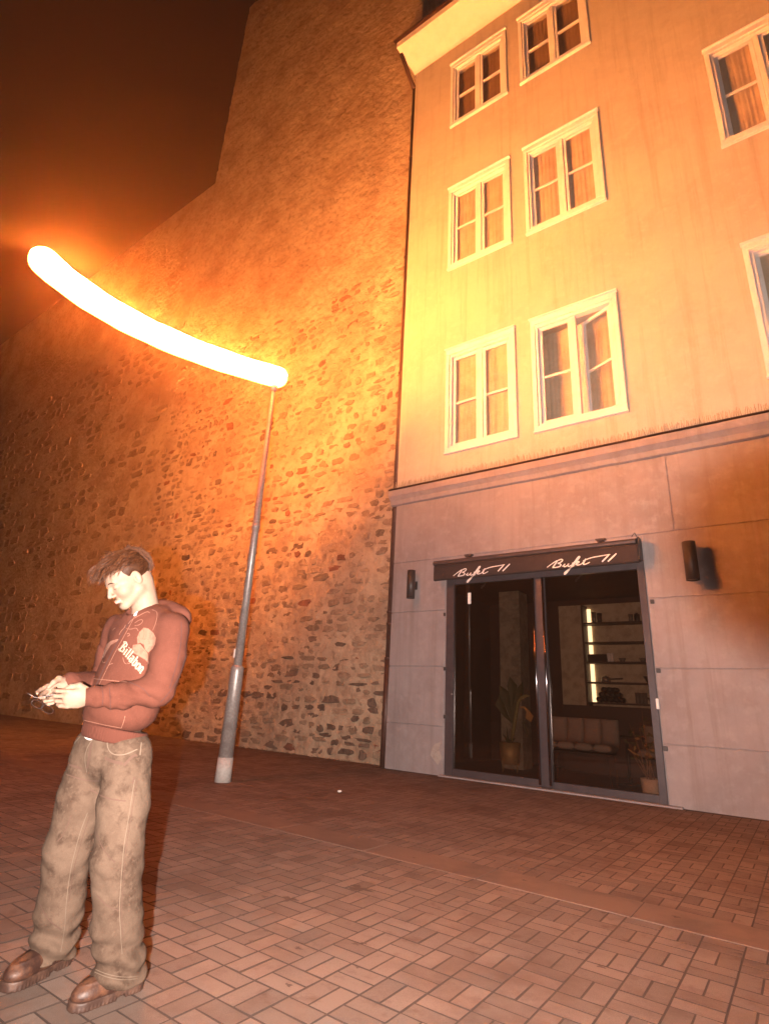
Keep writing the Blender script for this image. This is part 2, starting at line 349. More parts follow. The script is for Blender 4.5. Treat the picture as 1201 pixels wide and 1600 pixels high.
def joined(items, name, material, parent):
    V, F, T = [], [], []
    for v_, f_, tone in items:
        n = len(V); V.extend(v_); F.extend([tuple(a + n for a in f) for f in f_]); T.extend([tone] * len(f_))
    me = bpy.data.meshes.new(name); me.from_pydata(V, [], F); me.materials.append(material)
    a = me.attributes.new('tone', 'FLOAT', 'FACE'); a.data.foreach_set('value', T)
    o = link(name, me, None, parent); o['kind'] = 'stuff'; return o
items = []
for x, y, ori, p in spots[300:]:
    v_, f_ = paver_verts(U / 2 if ori == 'v' else U, U if ori == 'v' else U / 2, rnd, 0.0009)
    a = rnd.gauss(0, 0.006); ca, sa = math.cos(a), math.sin(a)
    items.append(([(x + vx * ca - vy * sa, y + vx * sa + vy * ca, vz) for vx, vy, vz in v_], f_, rnd.random()))
fp = joined(items, 'far_pavers', M['paver'], pave); fp.data.materials.append(M['joint'])
fp.data.polygons.foreach_set('material_index', [0 if i % 9 == 0 else 1 for i in range(len(fp.data.polygons))])
# band of long slabs across the square, parallel to the house
x = -20.0; k = 0
while x < 6:
    L = 1.0 + rnd.uniform(-0.02, 0.02)
    box('band_slab', x + 0.003, x + L - 0.003, BY0 + 0.004, BY1 - 0.004, -0.03, -0.0005 + rnd.uniform(-.001, .001), M['band'], pave, 0.003); x += L
# plain strip along the foot of the stone wall
M['tar'] = mat('plain_strip', (0.08, 0.048, 0.037), 0.9, noise=[(2, (0.085, 0.045, 0.034), 0.45, 0.7), (200, (0.15, 0.09, 0.066), 0.55, 0.72)], bump=[(200, 0.4, 3)])
far = box('far_strip', -45, X0 - 95 * U - 0.005, -10, YW, -0.02, 0.0, M['tar'], pave)
# stains pressed into the blocks and bits of litter
def stain(px, py, r, name):
    c = on_ground(px, py); bm = bmesh.new(); vs_ = []
    for k in range(22):
        a = 2 * PI * k / 22; rr = r * (1 + 0.35 * math.sin(3 * a + px) + 0.25 * math.sin(7 * a + py) + rnd.uniform(-.15, .15))
        vs_.append(bm.verts.new((c.x + rr * math.cos(a) * 1.5, c.y + rr * math.sin(a), 0.0022)))
    bm.faces.new(vs_); return bm_obj(name, bm, M['stain'], pave)
for px, py, r in ((560, 1389, 0.045), (452, 1406, 0.03), (413, 1402, 0.014), (466, 1483, 0.012), (860, 1300, 0.02), (555, 1476, 0.012), *[(rnd.uniform(280, 1180), rnd.uniform(1330, 1590), rnd.uniform(.006, .014)) for _ in range(22)]): stain(px, py, r, 'stain')
def litter(px, py, r, label):
    c = on_ground(px, py); bm = bmesh.new()
    bmesh.ops.create_icosphere(bm, subdivisions=2, radius=r, matrix=Matrix.Translation((c.x, c.y, r * 0.45)) @ Matrix.Diagonal((1.4, 1, 0.55, 1)))
    for v in bm.verts: v.co += Vector((rnd.uniform(-1, 1), rnd.uniform(-1, 1), rnd.uniform(-1, 1))) * r * 0.22
    o = bm_obj('paper_scrap', bm, M['litter']); tag(o, label, 'litter')
litter(530, 1238, 0.022, 'small pale crumpled paper scrap on the paving right of the lamp pole')

# ------------------------------------------------------------------ stone wall
wall = empty('stone_wall', (-11, YW, 0), 'tall rubble stone wall with smeared mortar behind the lamp pole', 'wall')
XR = -6.34
def hnoise(x, z, s):
    return (math.sin(x * 1.7 * s + 2.1 * math.sin(z * 1.3 * s)) + math.sin(z * 2.3 * s + 1.7 * math.sin(x * 0.9 * s + 1)) + 0.5 * math.sin(x * 5.1 * s + z * 4.3 * s)) / 2.5
# rough mortar face (displaced grid) over a solid core
def face_grid(x0, x1, z0, z1, step):
    nx = int((x1 - x0) / step) + 1; nz = int((z1 - z0) / step) + 1
    xs = np.linspace(x0, x1, nx); zs = np.linspace(z0, z1, nz); XX, ZZ = np.meshgrid(xs, zs, indexing='ij')
    r = np.random.RandomState(3)
    D = np.zeros_like(XX)
    for s, a in ((1.1, 0.012), (3.7, 0.014), (9.0, 0.013), (17.0, 0.007)):
        D += a * (np.sin(XX * 1.7 * s + 2.1 * np.sin(ZZ * 1.3 * s)) + np.sin(ZZ * 2.3 * s + 1.7 * np.sin(XX * 0.9 * s + 1))) / 2
    D += r.normal(0, 0.004, D.shape)
    V = np.stack([XX, YW + D, ZZ], -1).reshape(-1, 3)
    idx = np.arange(nx * nz).reshape(nx, nz)
    F = np.stack([idx[:-1, :-1], idx[1:, :-1], idx[1:, 1:], idx[:-1, 1:]], -1).reshape(-1, 4)
    return V, F
V, F = face_grid(-16.0, XR, -0.05, 12.0, 0.055)
me = bpy.data.meshes.new('mortar_face'); me.from_pydata(V.tolist(), [], F.tolist())
for p in me.polygons: p.use_smooth = True
link('mortar_face', me, M['mortar'], wall)
box('wall_core', -16.0, XR, YW + 0.05, YW + 2.5, -0.2, 31.0, M['mortar'], wall)
V, F = face_grid(-16.0, XR, 12.0, 31.0, 0.16)
me = bpy.data.meshes.new('upper_mortar_face'); me.from_pydata(V.tolist(), [], F.tolist())
for p in me.polygons: p.use_smooth = True
link('upper_mortar_face', me, M['mortar'], wall)
# rubble stones in rough courses
stones = []
z = 0.02
while z < 11.5:
    h = rnd.uniform(0.09, 0.24) * (1 if z < 6 else 1.2)
    x = XR - 0.03
    while x > -15.8:
        wd = rnd.uniform(0.15, 0.62)
        dens = 0.92 if z < 1.7 else 0.8
        if rnd.random() < dens:
            hh = h * rnd.uniform(0.6, 1.05); ww = wd * rnd.uniform(0.7, 0.95)
            stones.append((x - wd / 2, z + h / 2 + rnd.uniform(-.04, .04), ww, hh))
        x -= wd
    z += h
def stone_mesh(cx, cz, ww, hh):
    n = rnd.randint(8, 12); a0 = rnd.random() * 6.28
    outl = []
    for k in range(n):
        a = a0 + 2 * PI * k / n + rnd.uniform(-.18, .18)
        ca, sa = math.cos(a), math.sin(a); q = 1 / max(abs(ca), abs(sa)) ** 0.75
        rr = q * rnd.uniform(0.62, 1.06)
        outl.append((ww / 2 * ca * rr, hh / 2 * sa * rr))
    pr = rnd.uniform(-0.004, 0.026)
    V = [(cx + a, YW + 0.06, cz + b) for a, b in outl]
    V += [(cx + a * 0.97, YW - pr * 0.55 + rnd.uniform(-.006, .006), cz + b * 0.97) for a, b in outl]
    V += [(cx + a * 0.78, YW - pr + rnd.uniform(-.009, .009), cz + b * 0.74) for a, b in outl]
    V.append((cx + rnd.uniform(-.2, .2) * ww, YW - pr - rnd.uniform(-0.004, 0.008), cz + rnd.uniform(-.2, .2) * hh))
    F = []
    for r_ in (0, n):
        for k in range(n): F.append((r_ + (k + 1) % n, r_ + k, r_ + n + k, r_ + n + (k + 1) % n))
    for k in range(n): F.append((2 * n + (k + 1) % n, 2 * n + k, 3 * n))
    return V, F
def stone_size(s):
    p = to_px((s[0], YW, s[1])); return -s[2] * s[3] / (p[2] ** 3) if p and -20 < p[0] < 1201 else 0
stones.sort(key=stone_size)
def stone_kind(s):
    q = rnd.random()
    if s[1] < 1.6 and s[0] > -9.5: return 'stone_dark' if q < 0.5 else ('stone_tan' if q < 0.93 else 'stone_red')
    return 'stone_dark' if q < (0.16 if s[1] < 2.6 else 0.04) else ('stone_tan' if q < 0.96 else 'stone_red')
rest = {'stone_dark': [], 'stone_tan': [], 'stone_red': []}
for i, s in enumerate(stones):
    V, F = stone_mesh(*s); kd = stone_kind(s)
    if i < 300:
        me = bpy.data.meshes.new('stone'); me.from_pydata(V, [], F); link('stone', me, M[kd], wall)
    else: rest[kd].append((V, F, rnd.random()))
for kd, it in rest.items(): joined(it, 'far_' + kd.replace('stone_', '') + '_stones', M[kd], wall)
it = []
for _ in range(260):
    x = rnd.uniform(-14, XR - .05); y = YW - 0.03 - abs(rnd.gauss(0, .07)); r_ = rnd.uniform(.006, .028); v_ = []
    for sx, sy, sz in ((1, 0, 0), (0, 1, 0), (-1, 0, 0), (0, -1, 0), (0, 0, 1), (0, 0, -1)): v_.append((x + sx * r_ * rnd.uniform(.7, 1.4), y + sy * r_ * rnd.uniform(.7, 1.3), r_ * .4 + sz * r_ * rnd.uniform(.5, .9)))
    it.append((v_, [(0, 1, 4), (1, 2, 4), (2, 3, 4), (3, 0, 4), (1, 0, 5), (2, 1, 5), (3, 2, 5), (0, 3, 5)], rnd.random()))
joined(it, 'fallen_rubble', M['stone_tan'], wall)
# lower stretch of wall further left
low = empty('side_wall', (-30, YW + 1.2, 0), 'lower stone wall running off to the left in the dark', 'wall')
box('wall_core', -70, -16.02, YW + 0.1, YW + 2.2, -0.2, 20.5, M['mortar'], low)
it = []
z = 0.1
while z < 14:
    h = rnd.uniform(0.25, 0.5); x = -16.3
    while x > -34:
        wd = rnd.uniform(0.4, 1.0)
        if rnd.random() < 0.45:
            v_, f_ = stone_mesh(x - wd / 2, z + h / 2, wd * 0.85, h * 0.85)
            it.append(([(a, b + 0.08, c) for a, b, c in v_], f_, rnd.random()))
        x -= wd
    z += h
joined(it, 'far_stones', M['stone_tan'], low)

# ------------------------------------------------------------------ house
house = empty('corner_house', (-2, YF, 0), 'pale plastered townhouse with grey ground floor and white framed windows', 'building')
XL, XRH, DEP = -6.25, 5.5, 8.0
WIN = {}
cols = [(-5.11, -3.57), (-3.25, -1.655), (0.25, 1.80), (2.1, 3.65)]
rows = [(5.86, 8.24), (10.41, 12.77), (14.88, 17.10)]
holes = [(a + 0.10, b - 0.10, c + 0.08, d - 0.14) for a, b in cols for c, d in rows]
def wall_with_holes(name, x0, x1, z0, z1, y0, y1, hs, m, parent):
    xs = sorted({x0, x1, *[h[0] for h in hs], *[h[1] for h in hs]}); zs = sorted({z0, z1, *[h[2] for h in hs], *[h[3] for h in hs]})
    xs = [x for x in xs if x0 <= x <= x1]; zs = [z for z in zs if z0 <= z <= z1]
    bm = bmesh.new(); vd = {}
    def V_(x, y, z):
        k = (round(x, 4), round(y, 4), round(z, 4))
        if k not in vd: vd[k] = bm.verts.new(k)
        return vd[k]
    solid = lambda i, j: 0 <= i < len(xs) - 1 and 0 <= j < len(zs) - 1 and not any(h[0] < (xs[i] + xs[i + 1]) / 2 < h[1] and h[2] < (zs[j] + zs[j + 1]) / 2 < h[3] for h in hs)
    for i in range(len(xs) - 1):
        for j in range(len(zs) - 1):
            if not solid(i, j): continue
            a, b, c, d = xs[i], xs[i + 1], zs[j], zs[j + 1]
            bm.faces.new((V_(a, y0, c), V_(b, y0, c), V_(b, y0, d), V_(a, y0, d)))
            bm.faces.new((V_(b, y1, c), V_(a, y1, c), V_(a, y1, d), V_(b, y1, d)))
            if not solid(i - 1, j): bm.faces.new((V_(a, y1, c), V_(a, y0, c), V_(a, y0, d), V_(a, y1, d)))
            if not solid(i + 1, j): bm.faces.new((V_(b, y0, c), V_(b, y1, c), V_(b, y1, d), V_(b, y0, d)))
            if not solid(i, j - 1): bm.faces.new((V_(a, y1, c), V_(b, y1, c), V_(b, y0, c), V_(a, y0, c)))
            if not solid(i, j + 1): bm.faces.new((V_(a, y0, d), V_(b, y0, d), V_(b, y1, d), V_(a, y1, d)))
    return bm_obj(name, bm, m, parent)
wall_with_holes('upper_wall', XL, XRH, 5.22, 17.84, YF, YF + 0.42, holes, M['plaster_up'], house)
box('side_wall', XL, XL + 0.4, YF + 0.421, YF + DEP, 5.22, 17.84, M['plaster_up'], house)
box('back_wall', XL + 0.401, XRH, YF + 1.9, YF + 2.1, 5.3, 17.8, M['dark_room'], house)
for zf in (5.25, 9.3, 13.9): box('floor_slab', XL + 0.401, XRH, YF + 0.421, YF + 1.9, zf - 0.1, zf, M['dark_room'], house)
# string course over the ground floor, with a drip edge, and bird spikes
bm = bmesh.new()
prof = [(0.0, 4.93), (-0.05, 4.95), (-0.075, 5.03), (-0.13, 5.08), (-0.16, 5.10), (-0.16, 5.215), (-0.145, 5.235), (0.0, 5.25)]
ra = [bm.verts.new((XL - 0.10, YF + a, b)) for a, b in prof]; rb = [bm.verts.new((XRH, YF + a, b)) for a, b in prof]
for i in range(len(prof) - 1): bm.faces.new((ra[i], rb[i], rb[i + 1], ra[i + 1]))
bm.faces.new(ra[::-1]); bm.faces.new(rb); bm.faces.new((ra[0], ra[-1], rb[-1], rb[0]))
bmesh.ops.recalc_face_normals(bm, faces=bm.faces)
bm_obj('string_course', bm, M['plaster_low'], house)
box('flashing', XL - 0.11, XRH, YF - 0.172, YF - 0.002, 5.253, 5.262, M['pipe'], house)
bm = bmesh.new(); x = XL
while x < 2.5:
    for dy in (-0.14, -0.08):
        tube_bm(bm, [(x, YF + dy, 5.26), (x + rnd.uniform(-.03, .03), YF + dy + rnd.uniform(-.05, .03), 5.26 + rnd.uniform(0.11, 0.15))], 0.004, 3, False)
    x += 0.034
sp = bm_obj('bird_spikes', bm, M['spike'], house); sp['kind'] = 'stuff'
# eaves: sloped soffit, fascia, gutter, roof
bm = bmesh.new()
prof = [(0.0, 17.82), (-0.04, 17.74), (-0.08, 17.80), (-0.12, 17.84), (-0.62, 18.20), (-0.66, 18.22), (-0.66, 18.42), (-0.60, 18.46), (0.0, 18.5)]
ra = [bm.verts.new((XL + a * 0.35, YF + a, b)) for a, b in prof]; rb = [bm.verts.new((XRH, YF + a, b)) for a, b in prof]
rc = [bm.verts.new((XL + a * 0.35, YF + DEP, b)) for a, b in prof]
for i in range(len(prof) - 1):
    bm.faces.new((ra[i], rb[i], rb[i + 1], ra[i + 1])); bm.faces.new((rc[i], ra[i], ra[i + 1], rc[i + 1]))
bm.faces.new(rb)
bmesh.ops.recalc_face_normals(bm, faces=bm.faces)
bm_obj('eaves', bm, M['trim'], house)
bm = bmesh.new()
vs_ = [bm.verts.new(c) for c in ((XL - 0.3, YF - 0.72, 18.43), (XRH, YF - 0.72, 18.43), (XRH, YF + 5, 22.2), (XL - 0.3, YF + 5, 22.2), (XL - 0.3, YF - 0.72, 18.52), (XRH, YF - 0.72, 18.52), (XRH, YF + 5, 22.3), (XL - 0.3, YF + 5, 22.3))]
for f in ((0, 1, 2, 3), (7, 6, 5, 4), (0, 4, 5, 1), (1, 5, 6, 2), (2, 6, 7, 3), (3, 7, 4, 0)): bm.faces.new([vs_[i] for i in f])
bm_obj('roof', bm, M['pipe'], house)
# windows: architrave, hood, mullion, casements with panes, inner bar, curtain
def mitred(bm, x0, x1, z0, z1, wd, ya, yb, top=None):
    top = top or wd
    bx(bm, x0, x0 + wd, ya, yb, z0 + wd, z1 - top); bx(bm, x1 - wd, x1, ya, yb, z0 + wd, z1 - top)
    bx(bm, x0, x1, ya, yb, z1 - top, z1); bx(bm, x0, x1, ya, yb, z0, z0 + wd)
def casement(x0, x1, z0, z1, yc, barz, parent, ang=0, hinge='l', inner=False):
    """one glazed leaf: sash frame > joined under the window part; pane separate"""
    hx = x0 if hinge == 'l' else x1
    Mx = Matrix.Translation((hx, yc, 0)) @ Matrix.Rotation(ang, 4, 'Z') @ Matrix.Translation((-hx, -yc, 0))
    bm = bmesh.new(); mitred(bm, x0, x1, z0, z1, 0.062, yc - 0.022, yc + 0.022)
    bmesh.ops.bevel(bm, geom=bm.edges[:], offset=0.004, segments=1, affect='EDGES')
    bm.transform(Mx); bm_obj('casement', bm, M['trim'], parent)
    bm = bmesh.new(); bx(bm, x0 + 0.062, x1 - 0.062, yc - 0.018, yc + 0.018, barz - 0.022, barz + 0.022); bm.transform(Mx)
    bm_obj('glazing_bar', bm, M['trim'], parent)
    for za, zb in ((z0 + 0.062, barz - 0.022), (barz + 0.022, z1 - 0.062)):
        bm = bmesh.new(); bx(bm, x0 + 0.060, x1 - 0.060, yc - 0.003, yc + 0.003, za - .002, zb + .002); bm.transform(Mx)
        bm_obj('pane', bm, M['window_glass'], parent)
for ci, (a, b) in enumerate(cols):
    for ri, (c, d) in enumerate(rows):
        bm = bmesh.new()
        # architrave in two steps, a hood above
        mitred(bm, a, b, c, d, 0.085, YF - 0.045, YF + 0.03, 0.11)
        mitred(bm, a + 0.087, b - 0.087, c + 0.087, d - 0.112, 0.05, YF - 0.02, YF + 0.12, 0.06)
        bx(bm, a - 0.02, b + 0.02, YF - 0.085, YF + 0.02, d + 0.001, d + 0.035)
        bx(bm, a - 0.01, b + 0.01, YF - 0.065, YF + 0.02, c - 0.035, c - 0.001)
        bmesh.ops.bevel(bm, geom=bm.edges[:], offset=0.006, segments=1, affect='EDGES')
        win = bm_obj('window', bm, M['trim'], house)
        ia, ib, ic, id_ = a + 0.138, b - 0.138, c + 0.138, d - 0.173
        mx_ = (ia + ib) / 2
        box('mullion', mx_ - 0.045, mx_ + 0.045, YF + 0.015, YF + 0.10, ic, id_, M['trim'], win, 0.006)
        barz = ic + (id_ - ic) * (0.50 if ri == 1 else 0.47)
        is_open = (ci == 1 and ri == 0)
        casement(ia + 0.002, mx_ - 0.047, ic + 0.002, id_ - 0.002, YF + 0.062, barz, win)
        casement(mx_ + 0.047, ib - 0.002, ic + 0.002, id_ - 0.002, YF + 0.062, barz, win, -math.radians(24) if is_open else 0, 'r')
        if ri != 1 and not is_open:
            box('inner_bar', ia, mx_ - 0.05, YF + 0.09, YF + 0.104, barz - 0.016, barz + 0.016, M['trim'], win)
            box('inner_bar', mx_ + 0.05, ib, YF + 0.09, YF + 0.104, barz - 0.016, barz + 0.016, M['trim'], win)
        # curtain with real folds
        if True:
            bm = bmesh.new(); n = 90; pr = []
            for k in range(n + 1):
                xx = ia - 0.05 + (ib - ia + 0.1) * k / n
                yy = YF + (0.36 if is_open else (0.2 if ri == 2 else 0.128)) + 0.005 * math.sin(k * (1.0 + .13 * ci) + ci) + 0.009 * math.sin(k * 0.31 + ri * 2 + ci) + 0.004 * math.sin(k * 2.3)
                pr.append((bm.verts.new((xx, yy, ic - 0.1)), bm.verts.new((xx, yy, id_ + 0.05))))
            for p0, p1 in zip(pr[:-1], pr[1:]): bm.faces.new((p0[0], p1[0], p1[1], p0[1]))
            bm_obj('curtain', bm, M['curtain_brown'] if ri == 2 else M['curtain'], win, True)

# ground floor: plaster blocks with open joints, on a backing wall
DX0, DX1, DZ = -5.05, -1.665, 3.62
wall_with_holes('backing_wall', XL + 0.02, XRH, -0.2, 5.2, YF + 0.02, YF + 0.40, [(DX0, DX1, -0.3, DZ)], M['plaster_low'], house)
zj = [-0.02, 0.76, 1.75, 2.74, 3.72]
g = 0.004
for a, b in zip(zj[:-1], zj[1:]):
    box('wall_block', XL, DX0 - 0.012, YF, YF + 0.05, a + g, b - g, M['plaster_low'], house, 0.008)
    box('wall_block', DX1 + 0.012, XRH, YF, YF + 0.05, a + g, b - g, M['plaster_low'], house, 0.008)
for a, b in ((XL, -1.2), (-1.2, XRH)):
    box('lintel_block', a + (g if a > -3 else 0), b - g, YF, YF + 0.05, 3.72 + g, 4.93, M['plaster_low'], house, 0.008)
box('shop_side_wall', XL, XL + 0.35, YF + 0.051, YF + DEP, -0.2, 5.2, M['plaster_low'], house)
# worn patch at the foot of the left pier
bm = bmesh.new(); vs_ = []
for px, py in ((680, 1162), (688, 1160), (686, 1172), (690, 1184), (684, 1196), (678, 1188), (672, 1180), (675, 1168)):
    p = on_y(px, py, YF - 0.003); vs_.append(bm.verts.new(p))
bm.faces.new(vs_); bm_obj('bare_patch', bm, M['plaster_patch'], house)
# threshold slab
box('doorstep', DX0 - 0.05, DX1 + 0.18, YF - 0.10, YF + 0.02, -0.02, 0.018, M['plaster_low'], house, 0.006)

# ------------------------------------------------------------------ shop front
front = empty('shop_front', (-3.3, YF, 0), 'dark aluminium framed glass shop front under the awning', 'shop front')
fy0, fy1 = YF + 0.02, YF + 0.13
box('jamb', DX0 + 0.002, -4.90, fy0, fy1, 0.02, DZ - 0.002, M['frame'], front, 0.004)
box('jamb', -1.765, DX1 - 0.002, fy0 - 0.03, fy1, 0.02, DZ - 0.002, M['frame'], front, 0.004)
box('centre_post', -3.405, -3.215, fy0 - 0.012, fy1, 0.02, 3.20, M['frame'], front, 0.02)
box('bottom_rail', -4.898, -3.407, fy0 + 0.01, fy1 - 0.01, 0.02, 0.125, M['frame'], front, 0.004)
box('bottom_rail', -3.213, -1.767, fy0 + 0.01, fy1 - 0.01, 0.02, 0.115, M['frame'], front, 0.004)
box('transom', -4.898, -1.767, fy0 + 0.003, fy1 - 0.01, 3.20, DZ - 0.002, M['frame'], front, 0.004)
for a, b in ((-4.898, -3.407), (-3.213, -1.767)):
    box('glass_pane', a, b, fy0 + 0.045, fy0 + 0.053, 0.12, 3.20, M['shop_glass'], front)
for a in (-3.43, -3.19):
    tube('post_rail', [(a + (0.04 if a < -3.3 else -0.04), fy0 - 0.035, 0.06), (a + (0.04 if a < -3.3 else -0.04), fy0 - 0.035, 3.18)], 0.02, M['rail'], front, 14)
for py_ in (940, 1048, 1170):
    p = on_y(1018 + (py_ - 940) * 0.09, py_, YF - 0.02); box('jamb_stop', p.x - 0.025, p.x + 0.03, YF - 0.02, YF + 0.019, p.z - 0.03, p.z + 0.03, M['black_metal'], front, 0.005)
for py_ in (960, 1045, 1120):
    p = on_y(693.5, py_, YF - 0.02); box('jamb_stop', p.x - 0.02, p.x + 0.015, YF - 0.015, YF + 0.019, p.z - 0.03, p.z + 0.03, M['black_metal'], front, 0.005)
p = on_y(1027, 1100, YF - 0.03); lk = box('door_handle', p.x - 0.022, p.x + 0.018, YF - 0.035, YF - 0.011, p.z - 0.07, p.z + 0.07, M['paper'], front, 0.008); lk['label'] = 'small white handle plate'
p = on_y(708, 1085, YF + 0.05); tube('lock_knob', [(p.x, YF + 0.018, p.z), (p.x, YF - 0.012, p.z)], 0.014, M['galv'], front, 12)
p = on_y(733, 935, YF + 0.06); box('notice', p.x - 0.03, p.x + 0.03, fy0 + 0.038, fy0 + 0.0445, p.z - 0.10, p.z + 0.10, M['paper'], front)

# ------------------------------------------------------------------ awning
aw = empty('awning', (-3.4, YF, 3.4), 'black rolled-up awning lettered Bufet 11 twice over the glass front', 'awning')
AX0, AX1 = -5.20, -1.69
bm = bmesh.new()
def extrude_prof(bm, prof, x0, x1, seg=1, wob=0):
    n = len(prof); rings = []
    for s in range(seg + 1):
        x = x0 + (x1 - x0) * s / seg
        rings.append([bm.verts.new((x, a + wob * math.sin(s * 1.3 + i) * (i / n), b + wob * math.sin(s * 0.9 + i * 2) * (i / n))) for i, (a, b) in enumerate(prof)])
    for r0, r1 in zip(rings[:-1], rings[1:]):
        for i in range(n): bm.faces.new((r0[i], r0[(i + 1) % n], r1[(i + 1) % n], r1[i]))
    bm.faces.new(rings[0][::-1]); bm.faces.new(rings[-1])
    bmesh.ops.recalc_face_normals(bm, faces=bm.faces)
YV = YF - 0.20
extrude_prof(bm, [(YF - 0.01, 3.55), (YF - 0.14, 3.535), (YF - 0.20, 3.55), (YF - 0.21, 3.585), (YF - 0.18, 3.62), (YF - 0.01, 3.66)], AX0 - 0.02, AX1 - 0.02)
bm_obj('cassette', bm, M['cassette'], aw)
bm = bmesh.new()
extrude_prof(bm, [(YF - 0.02, 3.549), (YF - 0.185, 3.533), (YV, 3.50), (YV - 0.004, 3.40), (YV, 3.27), (YV + 0.012, 3.255), (YV + 0.05, 3.25), (YF - 0.02, 3.30)], AX0, AX1 + 0.0, 40, 0.002)
bm_obj('fabric_roll', bm, M['awning'], aw)
for px, py in ((731, 871), (938, 849)):
    p = on_y(px, py, YF - 0.08); bm = bmesh.new(); bx(bm, p.x - 0.05, p.x + 0.05, YF - 0.12, YF - 0.005, 3.655, 3.685, 0.008); bx(bm, p.x - 0.08, p.x + 0.08, YF - 0.1, YF - 0.005, 3.687, 3.71, 0.008)
    bm_obj('bracket', bm, M['cassette'], aw)
bm = bmesh.new()
bx(bm, AX1 + 0.002, AX1 + 0.03, YF - 0.19, YF - 0.01, 3.30, 3.64, 0.006); tube_bm(bm, [(AX1 - 0.06, YF - 0.22, 3.64), (AX1 - 0.02, YF - 0.2, 3.70), (AX1 + 0.02, YF - 0.16, 3.6), (AX1 + 0.01, YF - 0.2, 3.5)], 0.008, 6)
bm_obj('end_bracket', bm, M['black_metal'], aw)
# handwritten lettering, stroke by stroke
def px_crop(x, y): return 680 + x * 340 / 1201, 840 + y * 340 / 1201
script = [
 [(100, 212, .7), (128, 190, .9), (150, 176, 1.1), (140, 192, 1.4), (126, 212, 1.2)],
 [(146, 180, .9), (166, 171, 1.1), (173, 176, 1.2), (164, 187, 1.1), (145, 193, .9), (160, 194, 1.1), (164, 202, 1.2), (152, 211, 1.1), (124, 214, .9)],
 [(168, 208, .8), (184, 192, .9), (174, 206, 1.2), (178, 211, 1.1), (190, 204, .9), (200, 191, 1.0), (192, 206, 1.2), (198, 209, 1.0), (212, 200, .8)],
 [(208, 206, .8), (228, 180, 1.0), (243, 159, 1.2), (250, 160, 1.2), (242, 171, 1.3), (226, 190, 1.4), (208, 211, 1.5), (186, 240, 1.5), (176, 249, 1.6), (176, 240, 1.2), (196, 222, .9), (222, 204, .8)],
 [(212, 193, .8), (228, 188, 1.0), (244, 182, .8)],
 [(226, 200, .8), (244, 190, .9), (246, 183, 1.0), (236, 187, 1.2), (230, 198, 1.3), (238, 203, 1.1), (256, 196, .8)],
 [(256, 196, .8), (280, 164, 1.1), (264, 190, 1.4), (262, 199, 1.3), (272, 199, 1.0), (292, 188, .7)],
 [(262, 181, .8), (300, 165, 1.0), (340, 158, .9), (384, 150, .7)],
 [(378, 153, 1.1), (362, 170, 1.4), (346, 187, 1.3)],
 [(412, 146, 1.1), (392, 166, 1.5), (372, 186, 1.3)]]
def chaikin(p, n=2):
    for _ in range(n):
        q = [p[0]]
        for a, b in zip(p[:-1], p[1:]):
            q.append(tuple(.75 * u + .25 * v for u, v in zip(a, b))); q.append(tuple(.25 * u + .75 * v for u, v in zip(a, b)))
        q.append(p[-1]); p = q
    return p
def stroke_ribbon(bm, pts3, widths, nrm, th=0.0):
    L = []
    for i, p in enumerate(pts3):
        t = (pts3[min(i + 1, len(pts3) - 1)] - pts3[max(i - 1, 0)])
        s = t.cross(nrm).normalized() * widths[i] / 2
        L.append((bm.verts.new(p - s), bm.verts.new(p + s)))
    for a, b in zip(L[:-1], L[1:]): bm.faces.new((a[0], a[1], b[1], b[0]))
for dx, dz, sc_ in ((0, 0, 1.0), (1.715, -0.008, 1.0)):
    bm = bmesh.new(); k = 0
    for st in script:
        st = chaikin(st); pts = []; ws = []
        for x, y, wd in st:
            p = on_y(*px_crop(x, y), YV); pts.append(Vector((p.x + dx, YV - 0.0075 - 0.0004 * k, p.z + dz))); ws.append(wd * 0.0165)
        stroke_ribbon(bm, pts, ws, Vector((0, -1, 0))); k += 1
    bmesh.ops.recalc_face_normals(bm, faces=bm.faces)
    bm_obj('lettering', bm, M['letter'], aw)

# ------------------------------------------------------------------ wall lights, drainpipe
def wall_light(x, z0, z1, label, r=0.088):
    t_ = empty('wall_light', (x, YF, (z0 + z1) / 2), label, 'wall lamp', 'cylinder wall lights on the house')
    yc = YF - 0.075 - r
    bm = bmesh.new(); lathe_bm(bm, [(r * 0.8, 0.03), (r * 0.8, 0.001), (r, 0.0), (r, z1 - z0), (r * 0.82, z1 - z0 + 0.001), (r * 0.8, z1 - z0 - 0.03)], (x, yc, z0), 28)
    o = bm_obj('lamp_body', bm, M['black_metal'], t_, False)
    for p in o.data.polygons: p.use_smooth = len(p.vertices) == 4 and abs(p.normal.z) < 0.5
    box('arm', x - 0.03, x + 0.03, yc + r * 0.9, YF - 0.012, (z0 + z1) / 2 - 0.05, (z0 + z1) / 2 + 0.05, M['black_metal'], t_, 0.005)
    box('back_plate', x - 0.05, x + 0.05, YF - 0.012, YF - 0.001, (z0 + z1) / 2 - 0.08, (z0 + z1) / 2 + 0.08, M['black_metal'], t_, 0.003)
    tube('lens', [(x, yc, z0 + 0.012), (x, yc, z0 + 0.029)], r * 0.79, M['frame'], t_, 20)
wall_light(-5.72, 2.97, 3.50, 'dark cylinder wall light on the pier between drainpipe and awning', 0.078)
wall_light(-1.02, 2.93, 3.48, 'dark cylinder wall light on the wall right of the shop front', 0.088)

